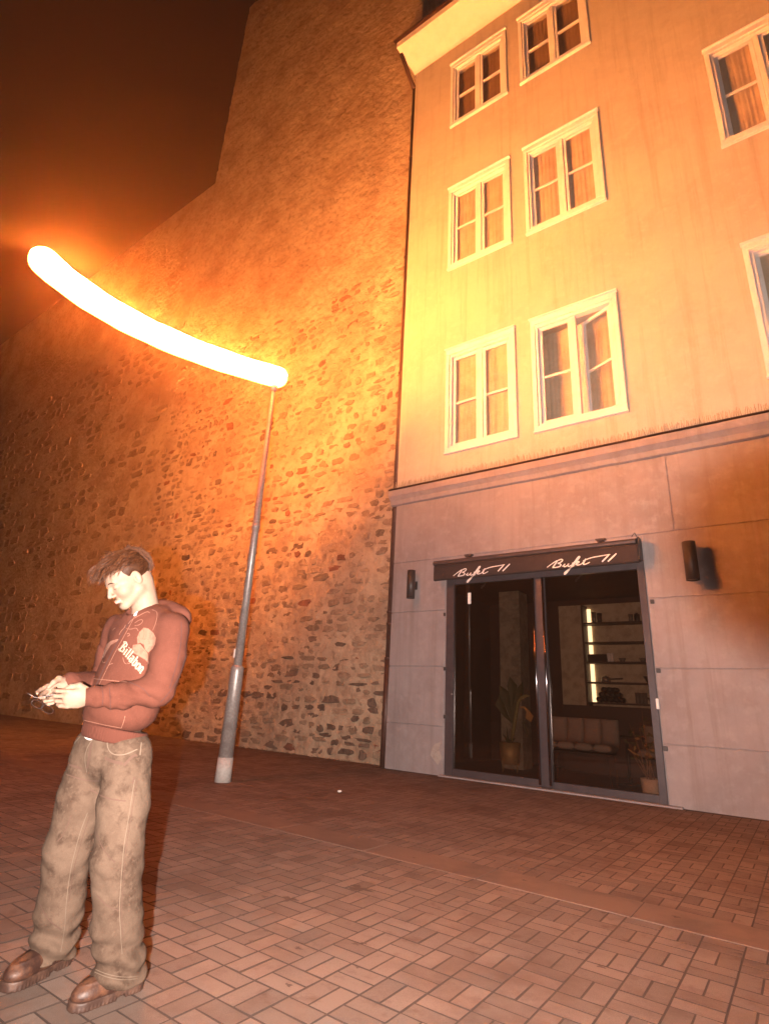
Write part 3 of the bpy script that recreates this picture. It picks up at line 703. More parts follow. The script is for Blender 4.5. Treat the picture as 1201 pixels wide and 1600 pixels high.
dpi = empty('drainpipe', (-6.33, YF, 0), 'dark brown drainpipe in the gap between stone wall and house', 'drainpipe')
yp = YF + 0.10
tube('pipe', [(-6.345, yp, 1.9), (-6.345, yp, 17.4)], 0.058, M['pipe'], dpi, 14)
tube('pipe_foot', [(-6.345, yp, 0.0), (-6.345, yp, 1.9)], 0.068, M['pipe'], dpi, 14)
for zc in (1.9, 2.55, 2.78, 4.9, 8.2, 11.5, 14.8):
    tube('pipe_collar', [(-6.345, yp, zc - 0.02), (-6.345, yp, zc + 0.02)], 0.076, M['pipe'], dpi, 14)
tube('hopper', [(-6.345, yp, 17.4), (-6.40, yp - 0.2, 17.7), (-6.42, YF - 0.5, 18.15)], 0.058, M['pipe'], dpi, 12)

# ------------------------------------------------------------------ street lamp
PX, PY_ = -6.455, 5.41
lamp = empty('street_lamp', (PX, PY_, 0), 'thin galvanised lamp pole with its exposure light trail built as a long curved glowing tube', 'street lamp')
tube('base_sleeve', [(PX, PY_, -0.02), (PX, PY_, 0.30)], [0.108, 0.103], M['base_paint'], lamp, 20)
tube('lower_pole', [(PX, PY_, 0.30), (PX, PY_, 1.42), (PX, PY_, 1.47), (PX, PY_, 1.50)], [0.098, 0.090, 0.09, 0.062], M['galv'], lamp, 24)
tube('upper_pole', [(PX, PY_, 1.49), (PX, PY_, 3.55), (PX, PY_, 5.95)], [0.060, 0.052, 0.034], M['galv'], lamp, 20)
tube('pole_collar', [(PX, PY_, 3.52), (PX, PY_, 3.60)], 0.06, M['galv'], lamp, 18)
box('inspection_plate', PX + 0.03, PX + 0.06, PY_ - 0.083, PY_ - 0.06, 1.25, 1.40, M['base_paint'], lamp, 0.004)
box('sticker', PX - 0.058, PX - 0.03, PY_ - 0.058, PY_ - 0.03, 1.60, 1.72, M['paper'], lamp, 0.003)
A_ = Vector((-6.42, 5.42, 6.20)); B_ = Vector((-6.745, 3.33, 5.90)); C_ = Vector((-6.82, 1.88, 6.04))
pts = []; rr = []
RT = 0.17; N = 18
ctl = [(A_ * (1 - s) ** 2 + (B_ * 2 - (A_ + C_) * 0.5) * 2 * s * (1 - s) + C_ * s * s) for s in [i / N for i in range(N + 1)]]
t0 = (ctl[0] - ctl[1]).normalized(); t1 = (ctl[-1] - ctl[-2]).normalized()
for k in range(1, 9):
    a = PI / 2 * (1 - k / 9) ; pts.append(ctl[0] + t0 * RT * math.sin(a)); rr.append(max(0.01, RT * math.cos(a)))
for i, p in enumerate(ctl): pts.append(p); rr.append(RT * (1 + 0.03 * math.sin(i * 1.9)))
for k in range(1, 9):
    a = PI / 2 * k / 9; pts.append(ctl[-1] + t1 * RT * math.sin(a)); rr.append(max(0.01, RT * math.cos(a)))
tb = tube('light_trail', pts, rr, M['sodium'], lamp, 12); tb['label'] = 'exposure trail of the lamp, built as a long curved glowing tube'  # solid glowing tube added in place of the lamp's exposure trail
tube('neck', [(PX, PY_, 5.94), (PX, PY_, 6.06)], [0.05, 0.06], M['galv'], lamp, 14)
# ------------------------------------------------------------------ hazy night air round the whole place
HAZE = 0.0038
hz = box('haze', -75, 12, -28, 48, -1.5, 34, None)
hm = bpy.data.materials.new('haze'); hm.use_nodes = True; t = hm.node_tree; t.nodes.clear()
o_ = t.nodes.new('ShaderNodeOutputMaterial'); v_ = t.nodes.new('ShaderNodeVolumePrincipled')
v_.inputs['Color'].default_value = (0.98, 0.62, 0.42, 1); v_.inputs['Density'].default_value = HAZE; v_.inputs['Anisotropy'].default_value = 0.91
t.links.new(v_.outputs[0], o_.inputs['Volume']); hz.data.materials.append(hm)
tag(hz, 'thin hazy night air filling the square', kind='stuff')
# ------------------------------------------------------------------ inside the shop
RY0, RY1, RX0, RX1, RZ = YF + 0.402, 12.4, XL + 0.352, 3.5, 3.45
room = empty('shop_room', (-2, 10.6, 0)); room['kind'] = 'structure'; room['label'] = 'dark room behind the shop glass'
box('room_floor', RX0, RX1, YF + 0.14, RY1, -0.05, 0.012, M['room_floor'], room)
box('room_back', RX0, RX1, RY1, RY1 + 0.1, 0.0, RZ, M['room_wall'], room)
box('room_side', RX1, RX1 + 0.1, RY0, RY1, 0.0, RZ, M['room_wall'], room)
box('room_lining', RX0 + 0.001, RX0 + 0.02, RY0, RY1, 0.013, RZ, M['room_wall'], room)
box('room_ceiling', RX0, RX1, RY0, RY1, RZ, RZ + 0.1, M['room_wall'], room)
# bare concrete pillar with a brick-edged corner seen through the left pane
PYL = 10.9
a = on_y(786, 1000, PYL); b = on_y(812, 1000, PYL)
pil = empty('room_pillar', (a.x, PYL, 0), 'bare concrete and brick pillar inside behind the left pane', 'pillar')
box('pillar_core', a.x - 0.1, b.x - 0.02, PYL + .03, PYL + .5, 0.013, RZ - 0.002, M['concrete'], pil, 0.01)
z = 0.02; k = 0
while z < RZ - 0.11:
    box('brick', b.x - 0.21 + (0.07 if k % 2 else 0), b.x, PYL, PYL + .17, z, z + 0.085, M['concrete'], pil, 0.004); z += 0.095; k += 1

# shelving against the back wall
YS = 11.9
sx0 = on_y(913, 1020, YS).x; sx1 = on_y(1040, 1020, YS).x; sxl = on_y(868, 1020, YS).x
sh = empty('shelving', (sx0, YS, 0), 'open wall shelving with a glowing light strip behind the right pane', 'shelving')
ztop = on_y(915, 945, YS).z; zbot = on_y(920, 1100, YS).z
box('back_panel', sxl, sx1, YS + 0.30, YS + 0.34, 0.5, ztop + 0.05, M['shelf_back'], sh)
box('upright', sx0 - 0.02, sx0 + 0.02, YS - 0.03, YS + 0.299, zbot - 0.6, ztop, M['shelf_wood'], sh, 0.003)
box('cabinet', sxl + 0.1, sx1, YS - 0.10, YS + 0.299, 0.013, zbot - 0.035, M['shelf_wood'], sh, 0.005)
shz = []
for py in (972, 1003, 1034, 1066, 1098):
    zz = on_y(950, py, YS).z; shz.append(zz)
    box('shelf_board', sx0 + 0.021, sx1, YS - 0.02, YS + 0.298, zz - 0.03, zz, M['shelf_wood'], sh, 0.003)
lx = on_y(922, 1020, YS + 0.27).x
zs_ = [ztop - 0.02] + shz
for za, zb in zip(zs_[:-1], zs_[1:]):
    box('light_strip', lx - 0.055, lx + 0.055, YS + 0.262, YS + 0.297, zb + 0.002, za - 0.032, M['led'], sh, 0.004)
def ware(name, prof, px, shelf, label, cat, m, dy=0.1, group=None, dz=0.0):
    x = on_y(px, 1030, YS + dy).x
    o = lathe(name, prof, (x, YS + dy, shz[shelf] + 0.002 + dz), m, None, 14); tag(o, label, cat, group); return o
glass_p = [(0.03, 0), (0.034, 0.002), (0.042, 0.15), (0.038, 0.15), (0.03, 0.01)]
ware('drinking_glass', [(a * 1.1, b * 1.5) for a, b in glass_p], 932, 0, 'tall glass beside the light strip on the top shelf', 'glass', M['glassware'])
ware('drinking_glass', [(a * 1.3, b * 1.3) for a, b in glass_p], 941, 0, 'darker tumbler right of the tall glass on the top shelf', 'glass', M['dark_ware'])
ware('drinking_glass', [(a * 1.1, b * 1.0) for a, b in glass_p], 991, 0, 'bright short glass at the right of the top shelf', 'glass', M['glassware'])
ware('serving_jar', [(0.05, 0), (0.055, 0.01), (0.055, 0.14), (0.03, 0.15), (0.03, 0.17)], 1001, 0, 'dark jar at the right end of the top shelf', 'jar', M['dark_ware'])
x0_ = on_y(919, 1030, YS + .06).x; x1_ = on_y(947, 1030, YS + .06).x
o = box('storage_box', x0_, x1_, YS + 0.02, YS + 0.20, shz[2] + 0.002, shz[2] + 0.15, M['dark_ware'], None, 0.008); tag(o, 'long dark storage box on the middle shelf', 'box')
for px, lb in ((951, 'left white cup beside the storage box'), (956, 'right white cup beside the storage box')):
    ware('small_cup', [(0.025, 0), (0.03, 0.002), (0.035, 0.17), (0.02, 0.172)], px, 2, lb, 'cup', M['paper'])
for px, lb in ((972, 'low glass bowl in the middle of the middle shelf'), (1004, 'low glass bowl at the right of the middle shelf')):
    ware('glass_bowl', [(0.03, 0), (0.035, 0.003), (0.075, 0.07), (0.07, 0.07), (0.03, 0.01)], px, 2, lb, 'bowl', M['glassware'])
# frying pan with handle and a lidded pot on it
xp = on_y(944, 1030, YS + 0.1).x
pan = empty('sauce_pan', (xp, YS + 0.1, shz[3]), 'steel saucepan with long handle on the fourth shelf', 'pan')
lathe('pan_body', [(0.075, 0.002), (0.085, 0.01), (0.09, 0.085), (0.05, 0.11), (0.012, 0.115), (0.012, 0.135)], (xp, YS + 0.1, shz[3]), M['glassware'], pan, 18)
tube('handle', [(xp + 0.085, YS + 0.1, shz[3] + 0.06), (xp + 0.33, YS + 0.06, shz[3] + 0.075)], [0.012, 0.016], M['dark_ware'], pan, 8)
for sft, px, lb in ((3, 1011, 'black bowl at the right of the fourth shelf'), (4, 1014, 'black bowl at the right of the lowest shelf')):
    ware('black_bowl', [(0.04, 0), (0.05, 0.01), (0.11, 0.12), (0.10, 0.12), (0.04, 0.02)], px, sft, lb, 'bowl', M['dark_ware'])
# pyramid of stacked bottles seen end on
xc = on_y(955, 1098, YS + 0.1).x; rb_ = 0.052
for row in range(3):
    for i in range(5 - row):
        x = xc + (i - (4 - row) / 2) * rb_ * 2.02; zz = shz[4] + 0.003 + rb_ + row * rb_ * 1.76
        o = tube('wine_bottle', [(x, YS - 0.01, zz), (x, YS + 0.2, zz), (x, YS + 0.25, zz), (x, YS + 0.285, zz)], [rb_ * 0.98, rb_, rb_ * 0.4, rb_ * 0.35], M['dark_ware'], None, 14)
        tag(o, 'dark bottle lying end-on in the pyramid stack on the lowest shelf', 'bottle', 'bottles in the pyramid stack')
for i, (px, lb) in enumerate(((990, 'left tumbler of the three on the lowest shelf'), (996, 'middle tumbler of the three on the lowest shelf'), (1002, 'right tumbler of the three on the lowest shelf'))):
    ware('drinking_glass', [(a * 1.0, b * 1.35) for a, b in glass_p], px, 4, lb, 'glass', M['glassware'], 0.04 + 0.1 * (i % 2))

# quilted lounge chairs on thin legs
def lounge_chair(x0, x1, y, zs0, zb1, panels, label):
    t_ = empty('lounge_chair', ((x0 + x1) / 2, y, 0.012), label, 'chair', 'upholstered chairs inside the shop')
    path = [(y - 0.42, zs0 + 0.02), (y - 0.36, zs0 + 0.035), (y - 0.1, zs0), (y + 0.08, zs0 + 0.01), (y + 0.20, zs0 + 0.10), (y + 0.27, zs0 + 0.28), (y + 0.30, zb1 - 0.05), (y + 0.30, zb1)]
    path = chaikin(path, 1)
    wd = (x1 - x0) / panels
    for k in range(panels):
        bm = bmesh.new(); nu = 9; top = []; bot = []
        for i, (py_, pz) in enumerate(path):
            a = path[max(i - 1, 0)]; b = path[min(i + 1, len(path) - 1)]
            tn = Vector((0, b[0] - a[0], b[1] - a[1])).normalized(); nn = Vector((0, -tn.z, tn.y))
            if nn.z < 0 and i < 3: nn = -nn
            e = min(1, (i + 0.25) / 2.2, (len(path) - 0.75 - i) / 2.2)
            rt_, rb2 = [], []
            for j in range(nu):
                u = -1 + 2 * j / (nu - 1); q = (max(0, 1 - abs(u) ** 3.2)) ** 0.5 * math.sqrt(max(e, 0.05))
                sk = 0.10 * (i / len(path) - 0.3)
                c = Vector((x0 + (k + 0.5 + u * 0.5) * wd - sk * 0.6, py_, pz))
                rt_.append(bm.verts.new(c + nn * (0.012 + 0.055 * q))); rb2.append(bm.verts.new(c - nn * (0.01 + 0.045 * q)))
            top.append(rt_); bot.append(rb2)
        for G_ in (top, bot):
            for r0, r1 in zip(G_[:-1], G_[1:]):
                for j in range(nu - 1): bm.faces.new((r0[j], r0[j + 1], r1[j + 1], r1[j]))
        for i in range(len(path) - 1):
            for j in (0, nu - 1): bm.faces.new((top[i][j], top[i + 1][j], bot[i + 1][j], bot[i][j]))
        for i in (0, len(path) - 1):
            for j in range(nu - 1): bm.faces.new((top[i][j], top[i][j + 1], bot[i][j + 1], bot[i][j]))
        bmesh.ops.recalc_face_normals(bm, faces=bm.faces)
        bm_obj('cushion_panel', bm, M['upholstery'], t_, True)
    for lx_, ly_ in ((x0 + 0.1, y - 0.3), (x1 - 0.1, y - 0.3), (x0 + 0.12, y + 0.15), (x1 - 0.12, y + 0.15)):
        tube('leg', [(lx_, ly_, zs0 - 0.01), (lx_ + (0.05 if lx_ > (x0 + x1) / 2 else -0.05), ly_, 0.013)], 0.009, M['black_metal'], t_, 6)
    box('seat_frame', x0 + 0.06, x1 - 0.06, y - 0.33, y + 0.16, zs0 - 0.075, zs0 - 0.052, M['black_metal'], t_, 0.004)
ca = on_y(868, 1160, 9.75); cb = on_y(958, 1165, 9.75)
lounge_chair(ca.x - 0.22, cb.x, 9.98, 0.56, 1.02, 4, 'grey channel-quilted lounge chair behind the right pane')
ca = on_y(1000, 1180, 10.2); lounge_chair(ca.x, ca.x + 0.62, 10.35, 0.52, 0.95, 2, 'paler chair half hidden behind the white plant pot')
# table between
tx = on_y(975, 1140, 10.6).x
tb_ = empty('cafe_table', (tx, 10.7, 0.012), 'small dark table between the chairs inside', 'table')
lathe('table_top', [(0.34, 0), (0.36, 0.01), (0.36, 0.025), (0.34, 0.032)], (tx, 10.7, 0.73), M['shelf_wood'], tb_, 26)
tube('table_leg', [(tx, 10.7, 0.04), (tx, 10.7, 0.731)], 0.025, M['black_metal'], tb_, 10)
lathe('table_foot', [(0.22, 0.001), (0.22, 0.012), (0.03, 0.03), (0.025, 0.04)], (tx, 10.7, 0.012), M['black_metal'], tb_, 20)

# plant in a brass pot on a stand behind the left pane
g0 = on_ground(797, 1207); gx, gy = g0.x, max(g0.y, 9.2)
pl = empty('potted_plant', (gx, gy, 0.012), 'drooping stalk plant in a brass pot on a wire stand', 'plant', 'plants behind the shop glass')
zt = on_y(794, 1160, gy).z; zb = on_y(794, 1194, gy).z
lathe('pot', [(0.14, 0), (0.165, 0.01), (0.20, zt - zb), (0.19, zt - zb), (0.175, zt - zb - 0.03)], (gx, gy, zb), M['brass'], pl, 24)
lathe('soil', [(0.178, 0), (0.178, 0.012), (0.05, 0.02)], (gx, gy, zt - 0.03), M['soil'], pl, 18)
for k in range(4):
    a = PI / 4 + k * PI / 2 + 0.35; cx_, cy_ = gx + 0.18 * math.cos(a), gy + 0.18 * math.sin(a)
    tube('stand_leg', [(cx_, cy_, 0.013), (cx_, cy_, zb + 0.12)], 0.008, M['brass'], pl, 6)
bm = bmesh.new(); tube_bm(bm, [(gx + 0.18 * math.cos(k * PI / 12), gy + 0.18 * math.sin(k * PI / 12), zb + 0.04) for k in range(25)], 0.006, 5, False); bm_obj('stand_ring', bm, M['brass'], pl)
def at(px, py, dy=0.0): return on_y(px, py, gy + dy)
def blade(pts, wds, material, name, parent, fold=0.0):
    bm = bmesh.new(); pts = [Vector(p) for p in pts]; L = []
    for i, p in enumerate(pts):
        tn = (pts[min(i + 1, len(pts) - 1)] - pts[max(i - 1, 0)]).normalized(); s = tn.cross(Vector((0.2, -1, 0.1))).normalized() * wds[i] / 2
        L.append((bm.verts.new(p - s), bm.verts.new(p + Vector((0, fold * wds[i], 0))), bm.verts.new(p + s)))
    for a, b in zip(L[:-1], L[1:]):
        bm.faces.new((a[0], a[1], b[1], b[0])); bm.faces.new((a[1], a[2], b[2], b[1]))
    return bm_obj(name, bm, material, parent, True)
tube('stalk', [at(799, 1158), at(802, 1140), at(806, 1115), at(809, 1098), at(815, 1092)], [0.03, 0.035, 0.034, 0.03, 0.016], M['stalk'], pl, 10)
tube('stalk', [at(794, 1158, .05), at(792, 1146, .05), at(791, 1136, .05)], [0.01, 0.008, 0.004], M['leaf'], pl, 8)
blade([at(809, 1097), at(815, 1090), at(822, 1087), at(827, 1088)], [0.05, 0.06, 0.05, 0.012], M['stalk'], 'leaf', pl, 0.2)
blade([at(812, 1106), at(818, 1105), at(824, 1111), at(827, 1121), at(829, 1128)], [0.03, 0.045, 0.06, 0.15, 0.015], M['leaf_dry'], 'leaf', pl, 0.25)
blade([at(822, 1124, .05), at(818, 1130, .05), at(823, 1145, .05), at(826, 1152, .05)], [0.01, 0.035, 0.03, 0.008], M['leaf'], 'leaf', pl, 0.2)
for k in range(9):
    a = rnd.uniform(0, 6.28); h = rnd.uniform(0.05, 0.14)
    blade([(gx + 0.05 * math.cos(a), gy + 0.05 * math.sin(a), zt - 0.02), (gx + 0.08 * math.cos(a), gy + 0.07 * math.sin(a), zt + h * 0.6), (gx + 0.13 * math.cos(a), gy + 0.1 * math.sin(a), zt + h)], [0.015, 0.03, 0.004], M['leaf'], 'leaf', pl, 0.2)
# broad dark leaves further up behind it
for k, (px, py, w_) in enumerate(((788, 1085, .22), (800, 1072, .2), (780, 1100, .18), (812, 1080, .16))):
    blade([at(800, 1130, .25), at((800 + px) / 2, py + 18, .25), at(px, py, .25), at(px - 8 + 4 * k, py - 14, .22)], [0.01, w_ * .5, w_, 0.01], M['leaf'], 'leaf', pl, 0.15)

# reeds in a white pot at the right jamb
g0 = on_ground(1020, 1246); gx, gy = g0.x, max(g0.y, 9.17)
p2 = empty('potted_plant', (gx, gy, 0.012), 'dry reeds and leaves in a white pot by the right jamb', 'plant', 'plants behind the shop glass')
ztp = on_y(1020, 1219, gy).z
lathe('pot', [(0.125, 0), (0.13, 0.005), (0.155, ztp), (0.145, ztp), (0.132, ztp - 0.03)], (gx, gy, 0.013), M['pot_white'], p2, 24)
lathe('soil', [(0.133, 0), (0.133, 0.012), (0.04, 0.02)], (gx, gy, ztp - 0.035), M['soil'], p2, 18)
for k in range(13):
    bx_, by_ = gx + rnd.uniform(-.06, .06), gy + rnd.uniform(-.05, .05)
    tp = on_y(rnd.uniform(980, 1012), rnd.uniform(1110, 1180), gy + rnd.uniform(-.02, .15))
    md = Vector((bx_, by_, ztp)).lerp(tp, 0.5) + Vector((rnd.uniform(-.03, .03), 0, 0))
    tube('reed', [(bx_, by_, ztp - 0.03), md, tp], [0.006, 0.005, 0.003], M['reed'], p2, 5)
    for _ in range(3):
        c = md.lerp(tp, rnd.uniform(0.2, 1)); d_ = Vector((rnd.uniform(-1, 1), rnd.uniform(-.5, .5), rnd.uniform(-.5, .7))).normalized() * rnd.uniform(.06, .13)
        blade([c, c + d_ * 0.5, c + d_], [0.006, rnd.uniform(.025, .045), 0.004], M['leaf'] if rnd.random() < .75 else M['leaf_dry'], 'leaf', p2, 0.2)
#@@PERSON
# ------------------------------------------------------------------ the person
PO = np.array([-2.42, 1.52]); PXH = np.array([0.53188486, 0.84681668]); PYH = np.array([-0.84681668, 0.53188486])
PM = Matrix.Translation((PO[0], PO[1], 0)) @ Matrix.Rotation(math.atan2(PXH[1], PXH[0]), 4, 'Z')
PMI = PM.inverted()
A3 = lambda *v: np.array(v, dtype=np.float32)
def s_cone(p, a, b, r1, r2):
    a = A3(*a); b = A3(*b); ba = b - a; d = p - a
    h = np.clip((d @ ba) / max(float(ba @ ba), 1e-9), 0, 1)
    return np.sqrt(((d - h[:, None] * ba) ** 2).sum(1)) - (r1 + (r2 - r1) * h)
def s_ell(p, c, r, R=None):
    q = p - A3(*c)
    if R is not None: q = q @ R
    r = A3(*r); k0 = np.sqrt(((q / r) ** 2).sum(1)); k1 = np.sqrt(((q / (r * r)) ** 2).sum(1)) + 1e-9
    return np.where(k0 < 1e-4, -r.min(), k0 * (k0 - 1) / k1)
def s_min(a, b, k):
    h = np.clip(0.5 + 0.5 * (b - a) / k, 0, 1); return b * (1 - h) + a * h - k * h * (1 - h)
def s_max(a, b, k): return -s_min(-a, -b, k)
def chain(p, pts, rads, k=0.02):
    d = None
    for (a, b, ra, rb) in zip(pts[:-1], pts[1:], rads[:-1], rads[1:]):
        e = s_cone(p, a, b, ra, rb); d = e if d is None else s_min(d, e, k)
    return d
def mesh_sdf(fn, lo, hi, h):
    """surface nets over the blocks that the surface crosses"""
    lo = np.array(lo, float); B = 10
    n = [int(math.ceil((hi[i] - lo[i]) / h / B)) * B + 1 for i in range(3)]
    f = np.ones(n, np.float32)
    nb = [(k - 1) // B for k in n]
    bi = np.stack(np.meshgrid(*[np.arange(k) for k in nb], indexing='ij'), -1).reshape(-1, 3)
    cen = (lo + (bi + 0.5) * B * h).astype(np.float32)
    fc = fn(cen); R_ = B * h * 0.9 + 0.022
    g = np.stack(np.meshgrid(*[np.arange(B + 1)] * 3, indexing='ij'), -1).reshape(-1, 3)
    for b_, v in zip(bi[fc < -R_], fc[fc < -R_]):
        s = b_ * B; f[s[0]:s[0] + B + 1, s[1]:s[1] + B + 1, s[2]:s[2] + B + 1] = -1
    act = bi[np.abs(fc) <= R_]
    for c0 in range(0, len(act), 200):
        ch = act[c0:c0 + 200]
        gi = (ch[:, None, :] * B + g[None]).reshape(-1, 3)
        f[gi[:, 0], gi[:, 1], gi[:, 2]] = fn((lo + gi * h).astype(np.float32))
    S = f < 0
    cnt = np.zeros([k - 1 for k in n], np.uint8)
    for dx in (0, 1):
        for dy in (0, 1):
            for dz in (0, 1): cnt += S[dx:n[0] - 1 + dx, dy:n[1] - 1 + dy, dz:n[2] - 1 + dz]
    cells = np.argwhere((cnt > 0) & (cnt < 8))
    corners = np.array([(a, b, c) for a in (0, 1) for b in (0, 1) for c in (0, 1)])
    vals = np.stack([f[cells[:, 0] + a, cells[:, 1] + b, cells[:, 2] + c] for a, b, c in corners], 1)
    acc = np.zeros((len(cells), 3)); num = np.zeros(len(cells))
    for i in range(8):
        for j in range(i + 1, 8):
            if np.abs(corners[i] - corners[j]).sum() != 1: continue
            m_ = (vals[:, i] < 0) != (vals[:, j] < 0)
            t_ = np.where(m_, vals[:, i] / (vals[:, i] - vals[:, j] + 1e-12), 0)
            acc += m_[:, None] * (corners[i] + t_[:, None] * (corners[j] - corners[i])); num += m_
    V = lo + (cells + acc / num[:, None]) * h
    vid = np.full([k - 1 for k in n], -1, np.int32); vid[cells[:, 0], cells[:, 1], cells[:, 2]] = np.arange(len(cells))
    F = []
    for ax in range(3):
        sl0 = [slice(1, -1)] * 3; sl1 = [slice(1, -1)] * 3; sl0[ax] = slice(0, -1); sl1[ax] = slice(1, None)
        A_ = S[tuple(sl0)]; B_ = S[tuple(sl1)]; e = np.argwhere(A_ != B_)
        off = np.array([1, 1, 1]); off[ax] = 0; e = e + off
        u, v = (ax + 1) % 3, (ax + 2) % 3
        def cell(du, dv):
            q = e.copy(); q[:, u] -= du; q[:, v] -= dv; return vid[q[:, 0], q[:, 1], q[:, 2]]
        quad = np.stack([cell(1, 1), cell(0, 1), cell(0, 0), cell(1, 0)], 1)
        inside = S[e[:, 0], e[:, 1], e[:, 2]]
        quad[~inside] = quad[~inside][:, ::-1]; F.append(quad)
    F = np.concatenate(F); F = F[(F >= 0).all(1)]
    return V, F
def np_mesh(name, V, F, material, smooth=True):
    me = bpy.data.meshes.new(name); me.from_pydata(V.tolist(), [], F.tolist()); me.materials.append(material)
    if smooth: me.polygons.foreach_set('use_smooth', [True] * len(me.polygons))
    return me
def pl_link(name, me, parent):
    o = bpy.data.objects.new(name, me); COL.objects.link(o); o.parent = parent; return o

FA = np.array([-0.77, -0.64]); LF = np.array([0.64, -0.77])
TR = np.array([[LF[0], LF[1], 0], [FA[0], FA[1], 0], [0, 0, 1]], np.float32).T   # columns: side, front, up
# --- joints (local metres: x right in the picture, y away, z up)
PEL = (-0.092, 0.05, 0.92); NB = (-0.055, 0.045, 1.455)
LS, LE, LWR = (0.066, -0.090, 1.388), (0.052, -0.150, 1.118), (-0.205, -0.165, 1.078)
RS, RE, RWR = (-0.165, 0.165, 1.385), (-0.195, 0.215, 1.13), (-0.318, -0.02, 1.118)
LH, LK, LA = (-0.025, -0.02, 0.85), (0.005, -0.075, 0.46), (0.092, -0.055, 0.09)
RH, RK, RA = (-0.155, 0.11, 0.86), (-0.185, 0.135, 0.46), (-0.170, 0.215, 0.10)
# --- head frame
HP = math.radians(38); hh = np.array([-0.93, -0.365]); hh = hh / np.linalg.norm(hh)
HF = np.array([hh[0] * math.cos(HP), hh[1] * math.cos(HP), -math.sin(HP)]); HL = np.array([-hh[1], hh[0], 0]); HU = np.cross(HF, HL)
HR = np.stack([HF, HL, HU], 1).astype(np.float32); HO = np.array([-0.158, -0.015, 1.603])
def h2l(v): return tuple(HO + HR @ np.array(v))
def head_sdf(p):
    q = (p - HO.astype(np.float32)) @ HR; q = q.copy(); ay = np.abs(q[:, 1]); m_ = np.stack([q[:, 0], ay, q[:, 2]], 1)
    d = s_ell(q, (-.018, 0, .04), (.098, .076, .085))
    d = s_min(d, s_ell(q, (.028, 0, -.025), (.066, .060, .088)), .03)
    d = s_min(d, s_cone(m_, (-.005, .050, -.058), (.066, .014, -.100), .018, .016), .022)
    d = s_min(d, s_ell(q, (.074, 0, -.100), (.020, .022, .018)), .018)
    d = s_min(d, s_ell(q, (.035, 0, .035), (.060, .064, .055)), .02)
    d = s_min(d, s_cone(m_, (.080, .040, .017), (.090, .010, .015), .010, .011), .014)
    d = s_min(d, s_ell(m_, (.055, .040, -.032), (.030, .025, .028)), .02)
    d = s_max(d, -s_ell(m_, (.102, .033, -.002), (.017, .018, .012)), .010)
    d = s_min(d, s_ell(m_, (.0765, .032, -.004), (.0145, .0145, .0135)), .004)
    d = s_min(d, s_cone(q, (.092, 0, .008), (.113, 0, -.034), .0075, .0100), .010)
    d = s_min(d, s_ell(m_, (.100, .011, -.039), (.011, .007, .007)), .006)
    d = s_min(d, s_ell(q, (.093, 0, -.0625), (.012, .023, .0055)), .006)
    d = s_min(d, s_ell(q, (.090, 0, -.0735), (.012, .019, .0065)), .006)
    d = s_max(d, -s_ell(q, (.105, 0, -.0680), (.012, .022, .0016)), .003)
    d = s_max(d, -s_ell(q, (.097, 0, -.084), (.012, .02, .005)), .006)
    e = s_ell(m_, (-.008, .079, -.006), (.019, .0075, .032))
    e = s_max(e, -s_ell(m_, (-.003, .088, -.004), (.009, .008, .019)), .004)
    d = s_min(d, e, .006)
    return d
def hand_sdf(p, W, D, Uv, curl, spread, thumb):
    """W wrist, D along the hand, Uv towards the thumb side; fingers curl towards N = D x U"""
    D = np.array(D) / np.linalg.norm(D); Uv = np.array(Uv) - D * np.dot(Uv, D); Uv = Uv / np.linalg.norm(Uv); N = np.cross(D, Uv) * curl
    P = lambda d, u, n: tuple(np.array(W) + D * d + Uv * u + N * n)
    R_ = np.stack([D, Uv, N], 1).astype(np.float32)
    d = s_ell(p, P(.048, -.002, 0), (.052, .040, .017), R_)
    d = s_min(d, s_cone(p, P(-.03, 0, 0), P(.012, 0, 0), .025, .024), .02)
    fl_ = [(.030, .034, .024, .020), (.033, .036, .027, .021), (.031, .034, .025, .020), (.024, .027, .020, .018)]
    for k, (u, bend) in enumerate(zip((.031, .0105, -.0105, -.030), spread)):
        _, l1, l2, l3 = fl_[k]; pos = np.array([.088 - .004 * abs(k - 1.2), u, 0.0]); ang = bend * 0.45
        pts_ = [pos]; l1 = [.042, .046, .042, .033][k]
        for L_, b_ in ((l1, bend * .45), (l2, bend * .8), (l3, bend * .6)):
            pos = pos + L_ * np.array([math.cos(ang), (u * .9) * (.35), math.sin(ang)]); pts_.append(pos); ang += b_
        d = s_min(d, chain(p, [P(.055, u * .8, 0)] + [P(*q) for q in pts_], [.0095, .0090, .0080, .0072, .0058], .003), .0035)
    tp = [P(.012, .022, .006), P(.042, .045, .016), P(.072, .045 - .012 * thumb, .024), P(.098, .036 - .02 * thumb, .026)]
    d = s_min(d, chain(p, tp, [.016, .0125, .0105, .0078], .006), .009)
    return d
LHD = ((-0.97, -0.10, -0.16), (0.12, -0.25, 0.95))
RHD = ((-0.62, -0.64, -0.42), (-0.30, -0.30, 0.90))
